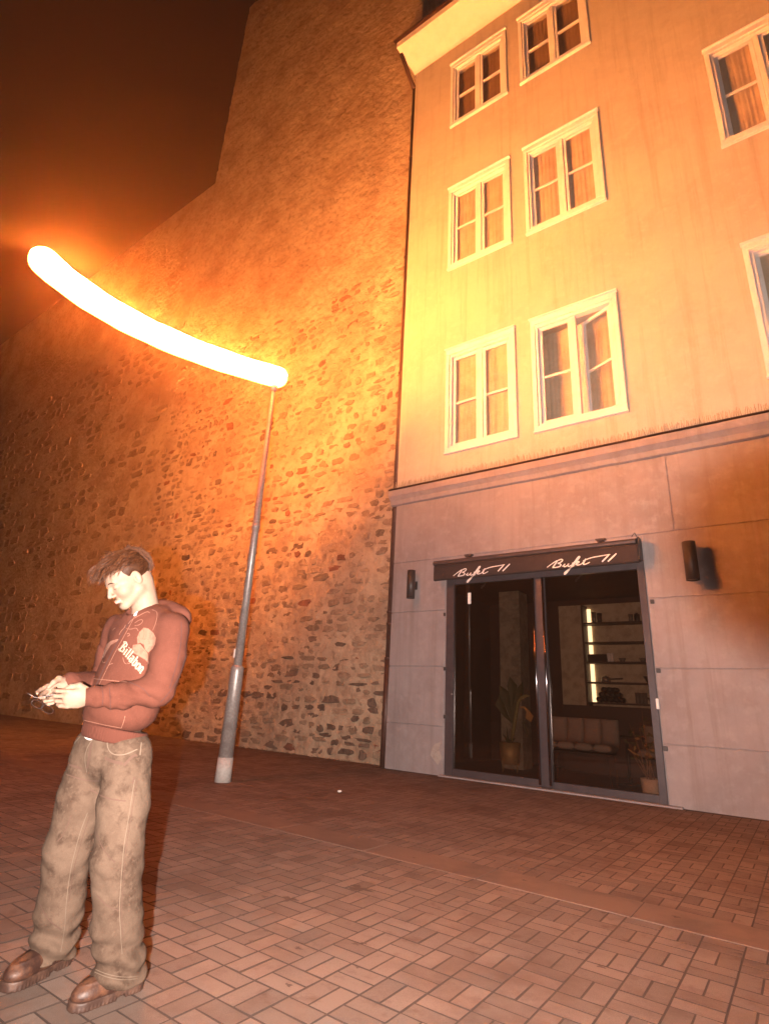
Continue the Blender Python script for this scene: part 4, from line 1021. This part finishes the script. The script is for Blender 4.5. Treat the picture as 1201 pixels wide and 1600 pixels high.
def body_sdf(p):
    d = head_sdf(p)
    d = s_min(d, s_cone(p, h2l((-.040, 0, -.035)), (NB[0] + .005, NB[1], NB[2] - .01), .058, .060), .022)
    d = s_min(d, s_ell(p, (-.055, .045, 1.30), (.13, .085, .16), TR), .05)
    d = s_min(d, s_ell(p, (-.09, .05, .98), (.125, .085, .20), TR), .05)
    for c in ((LS, LE, LWR), (RS, RE, RWR)): d = s_min(d, chain(p, c, [.052, .040, .026]), .03)
    for c in ((LH, LK, LA), (RH, RK, RA)): d = s_min(d, chain(p, c, [.075, .055, .036]), .03)
    d = s_min(d, hand_sdf(p, LWR, *LHD, 1, (1.05, 1.15, 1.25, 1.3), .3), .012)
    d = s_min(d, hand_sdf(p, RWR, *RHD, -1, (.55, .95, 1.15, 1.25), .2), .012)
    return d
V, F = mesh_sdf(body_sdf, (-.50, -.32, .02), (.24, .36, 1.76), .0036)
body = bpy.data.objects.new('person', np_mesh('person', V, F, M['skin'])); COL.objects.link(body)
body.matrix_world = PM
tag(body, 'person in red-brown hoodie and baggy washed jeans looking down at glasses held in both hands', 'person')

# --- hoodie
def wr(p, s, a, ph, dx, dz):
    u = p[:, 0] * dx + p[:, 2] * dz; v = p[:, 0] * dz - p[:, 2] * dx + p[:, 1] * .7
    return a * (1.0 - 2.0 * np.abs(np.sin(u * s * .5 + 1.1 * np.sin(v * s * .31 + ph) + ph)) ** .8)
def hoodie_sdf(p):
    d = s_ell(p, (-.048, .040, 1.305), (.188, .126, .185), TR)
    d = s_min(d, s_ell(p, (-.078, .040, 1.10), (.178, .134, .17), TR), .08)
    d = s_min(d, s_ell(p, (-.094, .042, 1.005), (.172, .132, .080), TR), .04)
    d = s_min(d, s_cone(p, (NB[0], NB[1], 1.435), (LS[0] - .01, LS[1] + .02, 1.395), .062, .062), .05)
    d = s_min(d, s_cone(p, (NB[0], NB[1], 1.435), RS, .062, .062), .05)
    d = s_max(d, p[:, 2] * -1 + .935 - .15 * (p[:, 0] + .09), .02)
    # hood lying on the back
    hd = s_ell(p, (.040, .085, 1.462), (.118, .070, .060), TR)
    hd = s_min(hd, s_ell(p, (.082, .060, 1.448), (.085, .048, .055), TR), .03)
    hd = s_min(hd, s_ell(p, (.005, .10, 1.505), (.085, .05, .035), TR), .03)
    d = s_min(d, hd, .022)
    # collar edge of the hood round the neck
    ring = [(NB[0] + .01 + .082 * (LF[0] * math.sin(a) - FA[0] * math.cos(a)), NB[1] + .082 * (LF[1] * math.sin(a) - FA[1] * math.cos(a)), 1.463 + .038 * math.cos(a)) for a in [2 * PI * k / 14 for k in range(15)]]
    d = s_min(d, chain(p, ring, [.021] * 15, .01), .018)
    # neck opening
    d = s_max(d, -s_cone(p, (NB[0] - .01, NB[1] - .005, 1.40), h2l((-.03, 0, -.05)), .058, .068), .012)
    arm = chain(p, (LS, (.070, -.125, 1.25), LE), [.074, .068, .064], .03)
    fore = chain(p, (LE, (-.08, -.165, 1.092), (-.192, -.167, 1.079)), [.058, .049, .039], .03)
    arm = s_min(arm, fore, .03)
    e = np.exp(-((p[:, 0] - .02) ** 2 + (p[:, 2] - 1.12) ** 2) / .012)
    arm = arm + wr(p, 75, .0048, .4, .75, .6) * (e + .15)
    arm = arm + .0045 * np.sin(p[:, 0] * 110 + 1.5 * np.sin(p[:, 2] * 40)) * np.exp(-((p[:, 0] + .14) ** 2) / .004)
    d = s_min(d, arm, .016)
    arm = chain(p, (RS, RE, (-.312, -.005, 1.120)), [.070, .06, .047], .03) + wr(p, 90, .0035, 1.1, .8, .5)
    d = s_min(d, arm, .016)
    m_ = np.exp(-((p[:, 2] - 1.03) ** 2) / .006)
    d = d + wr(p, 46, .0045, .2, .35, .94) * m_ + wr(p, 34, .0036, 1.7, .8, .6) * (1 - m_) * .6 + wr(p, 80, .0012, 2.5, .5, .85)
    return d
V, F = mesh_sdf(hoodie_sdf, (-.42, -.30, .89), (.24, .36, 1.60), .005)
hood_me = np_mesh('hoodie', V, F, M['hoodie']); hoodie = pl_link('hoodie', hood_me, body)
def bvh_of(V, F):
    return BVHTree.FromPolygons([PM @ Vector(v) for v in V.tolist()], F.tolist())
BVH_H = bvh_of(V, F)
# ribbed hem and cuffs
def rib_sdf(p):
    d = s_ell(p, (-.094, .043, .945), (.160, .122, .13), TR)
    d = s_max(d, np.abs(p[:, 2] - .922 + .15 * (p[:, 0] + .09)) - .030, .008)
    th = np.arctan2(p[:, 1] - .043, p[:, 0] + .094)
    return d + .0014 * np.sin(th * 90)
V, F = mesh_sdf(rib_sdf, (-.31, -.18, .87), (.13, .27, .985), .0045)
pl_link('hem', np_mesh('hem', V, F, M['rib']), hoodie)
for Wp, Dn, nm, r_ in ((LWR, LHD[0], 'cuff', .038), (RWR, RHD[0], 'cuff', .041)):
    D_ = np.array(Dn) / np.linalg.norm(Dn); c0 = np.array(Wp) - D_ * .035; c1 = np.array(Wp) + D_ * .018
    bm = bmesh.new(); n = 36; rg = []
    ref = Vector(D_).orthogonal().normalized(); b2 = Vector(D_).cross(ref)
    for s, rr_ in ((0, r_ * 1.02), (.3, r_ * 1.05), (1, r_ * .96), (1.02, r_ * .86), (.9, r_ * .80), (.2, r_ * .75)):
        c = Vector(c0 + (c1 - c0) * s); rg.append([bm.verts.new(c + (ref * math.cos(2 * PI * k / n) + b2 * math.sin(2 * PI * k / n)) * (rr_ + (.0012 if k % 2 else 0))) for k in range(n)])
    for a, b in zip(rg[:-1], rg[1:]):
        for k in range(n): bm.faces.new((a[k], a[(k + 1) % n], b[(k + 1) % n], b[k]))
    bmesh.ops.recalc_face_normals(bm, faces=bm.faces)
    me = bpy.data.meshes.new(nm); bm.to_mesh(me); bm.free(); me.materials.append(M['rib'])
    for p_ in me.polygons: p_.use_smooth = True
    pl_link(nm, me, hoodie)
# shirt showing under the hem
def shirt_sdf(p):
    d = s_ell(p, (-.097, .042, .96), (.151, .1135, .14), TR)
    d = s_max(d, np.abs(p[:, 2] - .894 + .15 * (p[:, 0] + .09) - .006 * np.sin(p[:, 0] * 60)) - .026, .008)
    return s_max(d, p[:, 0] + .165 + .3 * (p[:, 1] + .05), .012) + wr(p, 120, .002, .3, .6, .8)
V, F = mesh_sdf(shirt_sdf, (-.31, -.18, .86), (-.05, .22, .96), .004)
pl_link('shirt_tail', np_mesh('shirt_tail', V, F, M['shirt']), body)

# --- jeans
def jeans_sdf(p):
    d = s_ell(p, (PEL[0] - .004, PEL[1], .87), (.146, .112, .16), TR)
    d = s_max(d, p[:, 2] - .928 + .1 * (p[:, 0] + .09), .012)
    L = chain(p, (LH, (-.005, -.055, .66), (.008, -.075, .46), (.050, -.072, .24), (.090, -.062, .070)), [.098, .097, .094, .088, .090], .03)
    R_ = chain(p, (RH, (-.175, .125, .66), (-.190, .140, .46), (-.180, .180, .24), (-.178, .205, .085)), [.100, .098, .092, .088, .088], .03)
    low = np.clip((.30 - p[:, 2]) / .2, 0, 1)
    for q, ph in ((0, .3), (1, 2.1)):
        k_ = .0105 * np.sin(p[:, 2] * 78 + 1.6 * np.sin(p[:, 0] * 24 + p[:, 1] * 20 + ph) + ph) * low
        if q == 0: L = L + k_
        else: R_ = R_ + k_
    kn = np.exp(-((p[:, 2] - .47) ** 2) / .012)
    L = L + .0022 * np.sin(p[:, 2] * 60 + 40 * p[:, 0] + 2 * np.sin(p[:, 0] * 30)) * (.3 + kn) + wr(p, 90, .0014, .8, .6, .8); R_ = R_ + .0022 * np.sin(p[:, 2] * 55 - 36 * p[:, 0] + 2 * np.sin(p[:, 1] * 30)) * (.3 + kn) + wr(p, 90, .0014, 2.0, .7, .7)
    d = s_min(d, L, .022); d = s_min(d, R_, .022) if True else d
    up_ = np.exp(-((p[:, 2] - .76) ** 2) / .006)
    d = d + wr(p, 70, .0026, 1.2, .25, .97) * up_
    # cut the hems
    d = s_max(d, -(p[:, 2] - (.045 + .25 * (p[:, 0] - .09) * 0)), .006)
    # hollow at the hem so the shoe shows
    d = s_max(d, -s_cone(p, (.085, -.062, .02), (.07, -.066, .13), .074, .060), .006)
    d = s_max(d, -s_cone(p, (-.178, .208, .02), (-.178, .195, .14), .072, .058), .006)
    return d
V, F = mesh_sdf(jeans_sdf, (-.34, -.22, .02), (.22, .34, .94), .005)
jeans = pl_link('jeans', np_mesh('jeans', V, F, M['jeans']), body); BVH_J = bvh_of(V, F)

# --- marks on the clothes, laid on the cloth where the picture shows them
ORG = Vector((0, 0, CAM_H))
def hit(bvh, px, py, off):
    d = Vector(ray(px, py)).normalized(); r_ = bvh.ray_cast(ORG, d)
    if r_[0] is None: return None
    n = r_[1] if r_[1].dot(d) < 0 else -r_[1]
    return r_[0] + n * off, n
def mark_stroke(name, pts, wpx, material, bvh, parent, off=.0022, smooth=2, bm=None):
    own = bm is None; bm = bm or bmesh.new()
    P = chaikin([tuple(p) for p in pts], smooth) if smooth else pts
    Q = []
    for a, b in zip(P[:-1], P[1:]):
        k = max(1, int(math.hypot(b[0] - a[0], b[1] - a[1]) / 2.0))
        Q += [(a[0] + (b[0] - a[0]) * i / k, a[1] + (b[1] - a[1]) * i / k) for i in range(k)]
    Q.append(P[-1]); prev = None
    for i, (x, y) in enumerate(Q):
        tx, ty = Q[min(i + 1, len(Q) - 1)][0] - Q[max(i - 1, 0)][0], Q[min(i + 1, len(Q) - 1)][1] - Q[max(i - 1, 0)][1]
        l_ = math.hypot(tx, ty) or 1; nx_, ny_ = -ty / l_ * wpx / 2, tx / l_ * wpx / 2
        a, b = hit(bvh, x + nx_, y + ny_, off), hit(bvh, x - nx_, y - ny_, off)
        if a is None or b is None or (a[0] - b[0]).length > wpx * .012: prev = None; continue
        cur = (bm.verts.new(PMI @ a[0]), bm.verts.new(PMI @ b[0]))
        if prev and (prev[0].co - cur[0].co).length < .05: bm.faces.new((prev[0], prev[1], cur[1], cur[0]))
        prev = cur
    if own: return finish(name, bm, material, parent)
def finish(name, bm, material, parent):
    bm.verts.ensure_lookup_table()
    if not bm.faces: bm.free(); return None
    me = bpy.data.meshes.new(name); bm.to_mesh(me); bm.free(); me.materials.append(material); return pl_link(name, me, parent)
def mark_poly(name, poly, material, bvh, parent, off=.0018):
    bm = bmesh.new(); f = bm.faces.new([bm.verts.new((x, y, 0)) for x, y in poly])
    bmesh.ops.triangulate(bm, faces=[f])
    for _ in range(5):
        es = [e for e in bm.edges if e.calc_length() > 2.6]
        if not es: break
        bmesh.ops.subdivide_edges(bm, edges=es, cuts=1); bmesh.ops.triangulate(bm, faces=bm.faces[:])
    bad = []
    for v in bm.verts:
        h_ = hit(bvh, v.co.x, v.co.y, off)
        if h_ is None: bad.append(v)
        else: v.co = PMI @ h_[0]
    bmesh.ops.delete(bm, geom=bad, context='VERTS')
    return finish(name, bm, material, parent)
C8 = lambda x, y: (140 + x * .14155, 940 + y * .14155)
C1 = lambda x, y: (x * .2831, 840 + y * .2831)
mark_stroke('zip', [C8(515, 60), C8(470, 180), C8(380, 330), C8(250, 560), C8(80, 920)], 1.6, M['seam'], BVH_H, hoodie)
mark_stroke('zip_tape', [C8(540, 90), C8(420, 320), C8(285, 560), C8(110, 920)], .8, M['print_pale'], BVH_H, hoodie)
mark_poly('zip_pull', [C8(510, 118), C8(540, 118), C8(520, 165), C8(495, 165)], M['shirt'], BVH_H, hoodie, .006)
mark_stroke('sleeve_seam', [C8(1010, 230), C8(1010, 450), C8(960, 700), C8(900, 880), C8(880, 960)], 1.2, M['seam'], BVH_H, hoodie)
mark_stroke('side_seam', [C8(1060, 600), C8(1000, 800), C8(900, 980), C8(780, 1110)], 1.3, M['seam'], BVH_H, hoodie)
mark_stroke('pocket_seam', [C1(520, 780), C1(620, 790), C1(700, 800)], .8, M['print_pale'], BVH_H, hoodie)
mark_stroke('hem_seam', [C1(432, 1000), C1(560, 1030), C1(670, 1050)], .9, M['print_pale'], BVH_H, hoodie)
mark_stroke('hem_seam', [C1(670, 1050), C1(685, 1010), C1(690, 985)], .9, M['print_pale'], BVH_H, hoodie)
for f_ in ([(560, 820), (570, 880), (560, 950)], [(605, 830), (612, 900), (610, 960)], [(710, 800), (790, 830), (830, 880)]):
    mark_stroke('fold', [C1(*q) for q in f_], 1.1, M['seam'], BVH_H, hoodie)  # shade of the folds painted on as dark strokes
# printed figure: pale wing and head shapes with thin outlines
mark_poly('print', [C8(*q) for q in ((600, 290), (650, 300), (705, 345), (735, 400), (728, 470), (700, 525), (650, 565), (615, 535), (600, 480), (560, 455), (530, 470), (525, 400), (550, 340))], M['print_pale'], BVH_H, hoodie)
mark_poly('print', [C8(*q) for q in ((195, 470), (240, 435), (310, 415), (330, 420), (300, 445), (240, 480), (190, 560), (160, 620), (135, 640), (160, 560))], M['print_pale'], BVH_H, hoodie)
mark_poly('print', [C8(*q) for q in ((480, 480), (560, 470), (640, 570), (660, 690), (610, 640), (540, 600), (470, 560))], M['print_pale'], BVH_H, hoodie, .0014)
bm = bmesh.new()
for f_ in ([(590, 300), (610, 350), (590, 420)], [(600, 540), (640, 590), (650, 650)], [(560, 360), (545, 420), (560, 460)]):
    mark_stroke('', [C8(*q) for q in f_], .9, None, BVH_H, hoodie, .003, 2, bm)
finish('print_shade', bm, M['print_dark'], hoodie)
bm = bmesh.new()
for f_ in ([(430, 250), (470, 200), (560, 150), (640, 110), (665, 130)], [(690, 95), (740, 110), (750, 160), (735, 240), (700, 320)], [(500, 240), (560, 200), (600, 210), (560, 260), (500, 270)],
           [(410, 300), (460, 310), (520, 290), (540, 330)], [(415, 360), (440, 350), (450, 375), (420, 385)], [(260, 320), (275, 300), (290, 295)], [(330, 370), (350, 330), (390, 290), (400, 260)],
           [(145, 640), (150, 680), (180, 670)], [(215, 705), (240, 690), (265, 685)], [(370, 620), (385, 680), (410, 690)], [(420, 680), (440, 690), (450, 670)], [(655, 690), (650, 620), (610, 560)], [(640, 700), (655, 650), (630, 580)]):
    mark_stroke('', [C8(*q) for q in f_], .8, None, BVH_H, hoodie, .0024, 2, bm)
finish('print_outline', bm, M['print_pale'], hoodie)
# blackletter word, written stroke by stroke on a slanting line
TO = np.array([330., 535.]); TA = np.array([.655, .755]); TU = np.array([.62, -.785])
glyph = {'B': ([[(4, 0), (4, 100)], [(4, 100), (34, 92), (40, 74), (14, 54)], [(14, 54), (42, 44), (44, 14), (6, 0)], [(-14, 84), (4, 100)], [(-12, 4), (4, 0)]], 58),
         'i': ([[(8, 66), (14, 56), (14, 12), (22, 2)], [(15, 84), (17, 90)]], 34),
         'l': ([[(6, 96), (13, 86), (13, 12), (22, 2)]], 32),
         'a': ([[(6, 60), (28, 64), (34, 52), (34, 10), (42, 2)], [(34, 40), (10, 34), (6, 12), (18, 2), (34, 14)]], 50),
         'b': ([[(6, 96), (12, 86), (12, 10), (24, 0), (42, 12), (42, 48), (30, 62), (12, 50)]], 54),
         'o': ([[(24, 64), (8, 50), (8, 14), (24, 2), (42, 14), (42, 50), (24, 64)]], 52),
         'n': ([[(4, 64), (10, 54), (10, 4)], [(10, 52), (28, 66), (38, 54), (38, 12), (46, 2)]], 52)}
bw, bd = bmesh.new(), bmesh.new(); xx = 0; q_ = 0
for chx in 'Billabon':
    st, adv = glyph[chx]
    for s in st:
        pts_ = []
        for gx_, gy_ in s:
            v_ = TO + TA * (xx + gx_) * 0.97 + TU * gy_ * 1.15; pts_.append(C8(*v_))
        mark_stroke('', pts_, 2.3, None, BVH_H, hoodie, .0032 + q_ * .00004, 0, bw); mark_stroke('', pts_, .85, None, BVH_H, hoodie, .0052 + q_ * .00004, 0, bd); q_ += 1
    xx += adv
finish('word', bw, M['print_white'], hoodie)['kind'] = 'stuff'; finish('word_core', bd, M['print_dark'], hoodie)['kind'] = 'stuff'
# jeans: seams, pockets, wear and painted pocket shadow   (crop of the legs: 3.333 x, origin 0,1120)
C2 = lambda x, y: (x * .3, 1120 + y * .3)
for nm, pts_, wd, mt in (
    ('side_seam', [(700, 330), (670, 520), (640, 700), (630, 860), (620, 1000), (635, 1240)], 1.0, 'stitch'),
    ('side_seam', [(712, 330), (682, 520), (652, 700), (642, 860), (632, 1000), (640, 1160)], .9, 'denim_dark'),
    ('inseam', [(455, 500), (410, 620), (365, 800), (345, 960), (335, 1120), (315, 1225)], 1.0, 'stitch'),
    ('inseam', [(465, 520), (425, 640), (380, 800), (358, 960)], .9, 'denim_dark'),
    ('fly_stitch', [(495, 105), (455, 160), (442, 220), (455, 290)], 1.2, 'stitch'),
    ('pocket_edge', [(560, 110), (560, 165), (590, 200), (650, 200), (715, 170)], 1.5, 'stitch'),
    ('pocket_edge', [(420, 105), (380, 150), (350, 240)], 1.2, 'stitch'),
    ('hem_stitch', [(500, 1318), (560, 1345), (640, 1362), (718, 1352)], 1.4, 'stitch'),
    ('hem_stitch', [(495, 1332), (560, 1360), (640, 1376), (715, 1366)], 1.4, 'stitch'),
    ('belt_loop', [(735, 135), (728, 200)], 1.8, 'stitch')):
    mark_stroke(nm, [C2(*q) for q in pts_], wd, M[mt], BVH_J, jeans)
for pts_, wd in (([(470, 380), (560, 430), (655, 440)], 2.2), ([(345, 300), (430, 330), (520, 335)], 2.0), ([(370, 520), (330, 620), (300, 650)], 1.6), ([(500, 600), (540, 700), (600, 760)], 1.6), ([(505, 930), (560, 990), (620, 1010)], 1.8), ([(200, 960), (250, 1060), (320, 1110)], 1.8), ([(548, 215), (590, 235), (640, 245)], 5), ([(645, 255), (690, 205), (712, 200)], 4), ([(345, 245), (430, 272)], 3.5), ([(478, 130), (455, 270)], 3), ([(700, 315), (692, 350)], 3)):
    o = mark_stroke('wear_and_shade', [C2(*q) for q in pts_], wd, M['denim_dark'], BVH_J, jeans, .0012)  # dark strokes: denim wear together with painted-in pocket shadow
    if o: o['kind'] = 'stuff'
# --- hair
def hair_sdf(p):
    q = (p - HO.astype(np.float32)) @ HR
    d = s_ell(q, (-.020, 0, .047), (.106, .085, .090))
    d = s_max(d, -(q[:, 2] - (-.026 + 1.02 * q[:, 0] - np.where(q[:, 0] > .03, .25 * (q[:, 0] - .03), 0) + .010 * np.sin(q[:, 1] * 90))), .012)
    ear = s_ell(np.stack([q[:, 0], np.abs(q[:, 1]), q[:, 2]], 1), (-.002, .085, -.006), (.026, .02, .034))
    d = s_max(d, -ear, .006)
    return d + .003 + .0012 * np.sin(q[:, 1] * 300 + 30 * q[:, 0] + 2 * np.sin(q[:, 2] * 60))
V, F = mesh_sdf(hair_sdf, (-.40, -.16, 1.50), (.02, .14, 1.78), .0042)
hair = pl_link('hair', np_mesh('hair', V, F, M['hair']), body)
bm = bmesh.new(); r_h = random.Random(11); tone_l = bm.faces.layers.float.new('tone')
DN = HR.T @ np.array([0, 0, -1.0])              # world down in the head's frame
def strand(root, d0, length, grav, rad, curl):
    pts_ = [np.array(root)]; d = np.array(d0) / np.linalg.norm(d0); n = 6
    for i in range(n):
        d = d + DN * grav * (i + 1) / n + np.array([r_h.gauss(0, curl), r_h.gauss(0, curl), r_h.gauss(0, curl)]); d /= np.linalg.norm(d)
        pts_.append(pts_[-1] + d * length / n)
        # keep strands outside the skull
        e = (pts_[-1] - np.array([-.018, 0, .04])) / np.array([.104, .082, .091]); k = np.linalg.norm(e)
        if k < 1: pts_[-1] = np.array([-.018, 0, .04]) + (pts_[-1] - np.array([-.018, 0, .04])) / k
    n0 = len(bm.faces); tube_bm(bm, [h2l(q) for q in pts_], [rad, rad, rad * .95, rad * .85, rad * .65, rad * .4, rad * .12], 4, False)
    bm.faces.ensure_lookup_table(); tn_ = r_h.random()
    for fi in range(n0, len(bm.faces)): bm.faces[fi][tone_l] = tn_
for _ in range(2200):
    az = r_h.uniform(-PI, PI); el = r_h.uniform(0.12, 1.45) if abs(az) < 1.9 else r_h.uniform(-.35, 1.4)
    if abs(az) < 0.9: el = max(el, .62)
    e = np.array([math.cos(el) * math.cos(az), math.cos(el) * math.sin(az), math.sin(el)])
    root = np.array([-.020, 0, .047]) + e * np.array([.104, .083, .088])
    fwd = np.array([1.0, .25 * math.sin(az), 0.0]) if abs(az) < 2.2 else np.array([-.25, .1 * math.sin(az), -1.0])
    tn = fwd - e * np.dot(fwd, e) + e * r_h.uniform(.08, .55)
    L_ = r_h.uniform(.045, .085) if el > .5 and abs(az) < 1.6 else r_h.uniform(.025, .045)
    strand(root, tn + np.array([0, r_h.gauss(0, .2), r_h.gauss(0, .12)]), L_, r_h.uniform(.15, .45), r_h.uniform(.0006, .0017), .13)
for _ in range(600):                             # the fringe falling in front of the forehead
    y_ = r_h.gauss(.005, .036); y_ = max(-.07, min(.07, y_))
    root = (.045 + r_h.uniform(-.04, .035), y_, .108 + r_h.uniform(-.02, .014) - abs(y_) * .35)
    strand(root, (1.0, r_h.gauss(0, .22), r_h.uniform(-.05, .35)), r_h.uniform(.055, .10), r_h.uniform(.45, 1.05), r_h.uniform(.0006, .0018), .17)
me = bpy.data.meshes.new('hair_strands'); bm.to_mesh(me); bm.free(); me.materials.append(M['hair']); pl_link('hair_strands', me, hair)
# --- eyebrows, lashes, lips on the face
dep = bpy.data.meshes['person']; bco = [Vector(v.co) for v in dep.vertices]
BVB = BVHTree.FromPolygons(bco, [tuple(p_.vertices) for p_ in dep.polygons])
def face_stroke(name, pts_, rads, material, out_=.0006, n=6):
    bm = bmesh.new(); P = []
    for y_, z_ in chaikin(pts_, 2):
        o0 = Vector(h2l((.22, y_, z_))); r_ = BVB.ray_cast(o0, Vector(tuple(-HR[:, 0])))
        if r_[0] is not None: P.append(r_[0] + r_[1] * out_)
    if len(P) < 3: return
    k = len(P); tube_bm(bm, P, [max(.0004, rads * math.sin(PI * (i + .6) / (k + .2))) for i in range(k)], n)
    me = bpy.data.meshes.new(name); bm.to_mesh(me); bm.free(); me.materials.append(material); pl_link(name, me, body)
for s in (1, -1):
    face_stroke('eyebrow', [(s * .014, .018), (s * .026, .0225), (s * .040, .021), (s * .050, .014)], .0030, M['hair'])
    face_stroke('eyelashes', [(s * .019, -.009), (s * .027, -.0115), (s * .036, -.0115), (s * .045, -.008)], .0015, M['lash'])
face_stroke('lips', [(-.021, -.0675), (-.008, -.0655), (0, -.0668), (.008, -.0655), (.021, -.0675)], .0026, M['lip'])
face_stroke('lips', [(-.018, -.0705), (0, -.0745), (.018, -.0705)], .0030, M['lip'])

# --- shoes
def shoe(heel, toe, name):
    h_ = np.array(heel); t_ = np.array(toe); d_ = (t_ - h_); ln_ = np.linalg.norm(d_); d_ = d_ / ln_; s_ = np.array([-d_[1], d_[0]])
    ln_ = max(ln_ + .02, .285)
    R_ = np.array([[d_[0], d_[1], 0], [s_[0], s_[1], 0], [0, 0, 1]], np.float32).T; o0 = np.array([h_[0], h_[1], 0], np.float32) - R_[:, 0] * .012
    k = ln_ / .29
    def up(p):
        q = (p - o0) @ R_; q = q / np.float32(k)
        d = s_ell(q, (.075, 0, .065), (.074, .041, .062))
        d = s_min(d, s_ell(q, (.165, .0, .048), (.095, .045, .045)), .03)
        d = s_min(d, s_ell(q, (.225, .003, .043), (.058, .045, .033)), .02)
        d = s_max(d, -(q[:, 2] - .026), .004)
        d = s_max(d, -s_ell(q, (.060, 0, .135), (.055, .03, .04)), .006)
        # raised apron seam round the toe and tongue ridge
        ap = np.abs(np.sqrt(((q[:, 0] - .195) / .068) ** 2 + (q[:, 1] / .030) ** 2) - 1) * .03
        d = d - .0028 * np.exp(-(ap / .0032) ** 2) * (q[:, 2] > .03)
        d = d - .0022 * np.exp(-((q[:, 0] - .118 + .25 * np.abs(q[:, 1])) / .004) ** 2)
        return d * k
    def so(p):
        q = (p - o0) @ R_; q = q / np.float32(k)
        c = np.stack([q[:, 0], q[:, 1], q[:, 2] * 0], 1)
        d2 = s_min(s_cone(c, (.042, 0, 0), (.15, 0, 0), .038, .040), s_cone(c, (.15, .002, 0), (.238, .004, 0), .042, .048), .02)
        d = np.maximum(d2, np.abs(q[:, 2] - .0165) - .0135)
        arch = np.maximum(np.abs(q[:, 0] - .105) - .020, q[:, 2] - .012)
        d = np.maximum(d, -arch)
        return (d - .002 + .0012 * np.sin(q[:, 0] * 420) * (q[:, 2] < .018)) * k
    lo_ = np.minimum(h_, t_) - .09; hi_ = np.maximum(h_, t_) + .09
    V, F = mesh_sdf(up, (lo_[0], lo_[1], 0.0), (hi_[0], hi_[1], .17), .004)
    o = pl_link(name, np_mesh(name, V, F, M['shoe']), body)
    bvs = BVHTree.FromPolygons([Vector(v) for v in V.tolist()], F.tolist())
    V, F = mesh_sdf(so, (lo_[0], lo_[1], -.01), (hi_[0], hi_[1], .05), .004)
    pl_link('sole', np_mesh('sole', V, F, M['sole']), o)
    for lx_ in (.118, .136, .154):
        P = []
        for j in range(9):
            yv = (-.022 + .044 * j / 8); w_ = R_ @ np.array([(lx_ + .008 * (j % 2)) * k, yv * k, 0.2]) + o0
            r_ = bvs.ray_cast(Vector(w_.tolist()), Vector((0, 0, -1)))
            if r_[0] is not None: P.append(r_[0] + Vector((0, 0, .001)))
        if len(P) > 2:
            bm = bmesh.new(); tube_bm(bm, P, .0022, 5); me = bpy.data.meshes.new('lace'); bm.to_mesh(me); bm.free(); me.materials.append(M['stitch'] if lx_ == .136 else M['sole']); pl_link('lace', me, o)
    return o
shoe((.172, -.022), (-.056, -.136), 'shoe')
shoe((-.120, .286), (-.316, .070), 'shoe')

# --- eyeglasses held in the hands
gl_root = bpy.data.objects.new('eyeglasses', None); COL.objects.link(gl_root)
gc = PM @ Vector((-.395, -.135, 1.045)); gl_root.location = gc; tag(gl_root, 'thin dark wire eyeglasses held between the person\'s fingers', 'eyeglasses')
def lp(px, py, dy):
    d = Vector(ray(px, py)); dist = np.linalg.norm(PO) + dy; t_ = dist / (d.x * PYH[0] + d.y * PYH[1]); return ORG + d * t_
def gtube(name, pts, r, m=M['wire'], n=6): return tube(name, pts, r, m, gl_root, n)
def rim(cx_, cy_, rx, ry, tilt, dy, dk):
    P = []
    for k in range(25):
        a = 2 * PI * k / 24; x = rx * math.copysign(abs(math.cos(a)) ** .8, math.cos(a)); y = ry * math.copysign(abs(math.sin(a)) ** .8, math.sin(a))
        P.append(lp(cx_ + x * math.cos(tilt) - y * math.sin(tilt), cy_ + x * math.sin(tilt) + y * math.cos(tilt), dy + dk * math.cos(a)))
    return P
for cx_, cy_, dy in ((58.5, 1100.5, -.15), (74, 1108.5, -.10)):
    P = rim(cx_, cy_, 9.5, 5.5, .45, dy, .012); o = gtube('rim', P, .0011)
    bm = bmesh.new(); c = bm.verts.new(sum(P[:-1], Vector()) / 24); vv = [bm.verts.new(p_) for p_ in P[:-1]]
    for k in range(24): bm.faces.new((c, vv[k], vv[(k + 1) % 24]))
    bm_obj('lens', bm, M['lens'], gl_root)
gtube('bridge', [lp(65.5, 1103.5, -.13), lp(67, 1102.5, -.125), lp(68.5, 1105, -.115)], .0012)
gtube('temple', [lp(42, 1083, -.17), lp(47, 1085.5, -.17), lp(53, 1089.5, -.168), lp(60, 1090.5, -.166), lp(72, 1088, -.163), lp(86, 1085, -.162), lp(98, 1083, -.160)], .0018)
gtube('temple', [lp(70, 1089.5, -.14), lp(84, 1087, -.15), lp(100, 1084, -.155), lp(106, 1084.5, -.155)], .0016)
#@@END
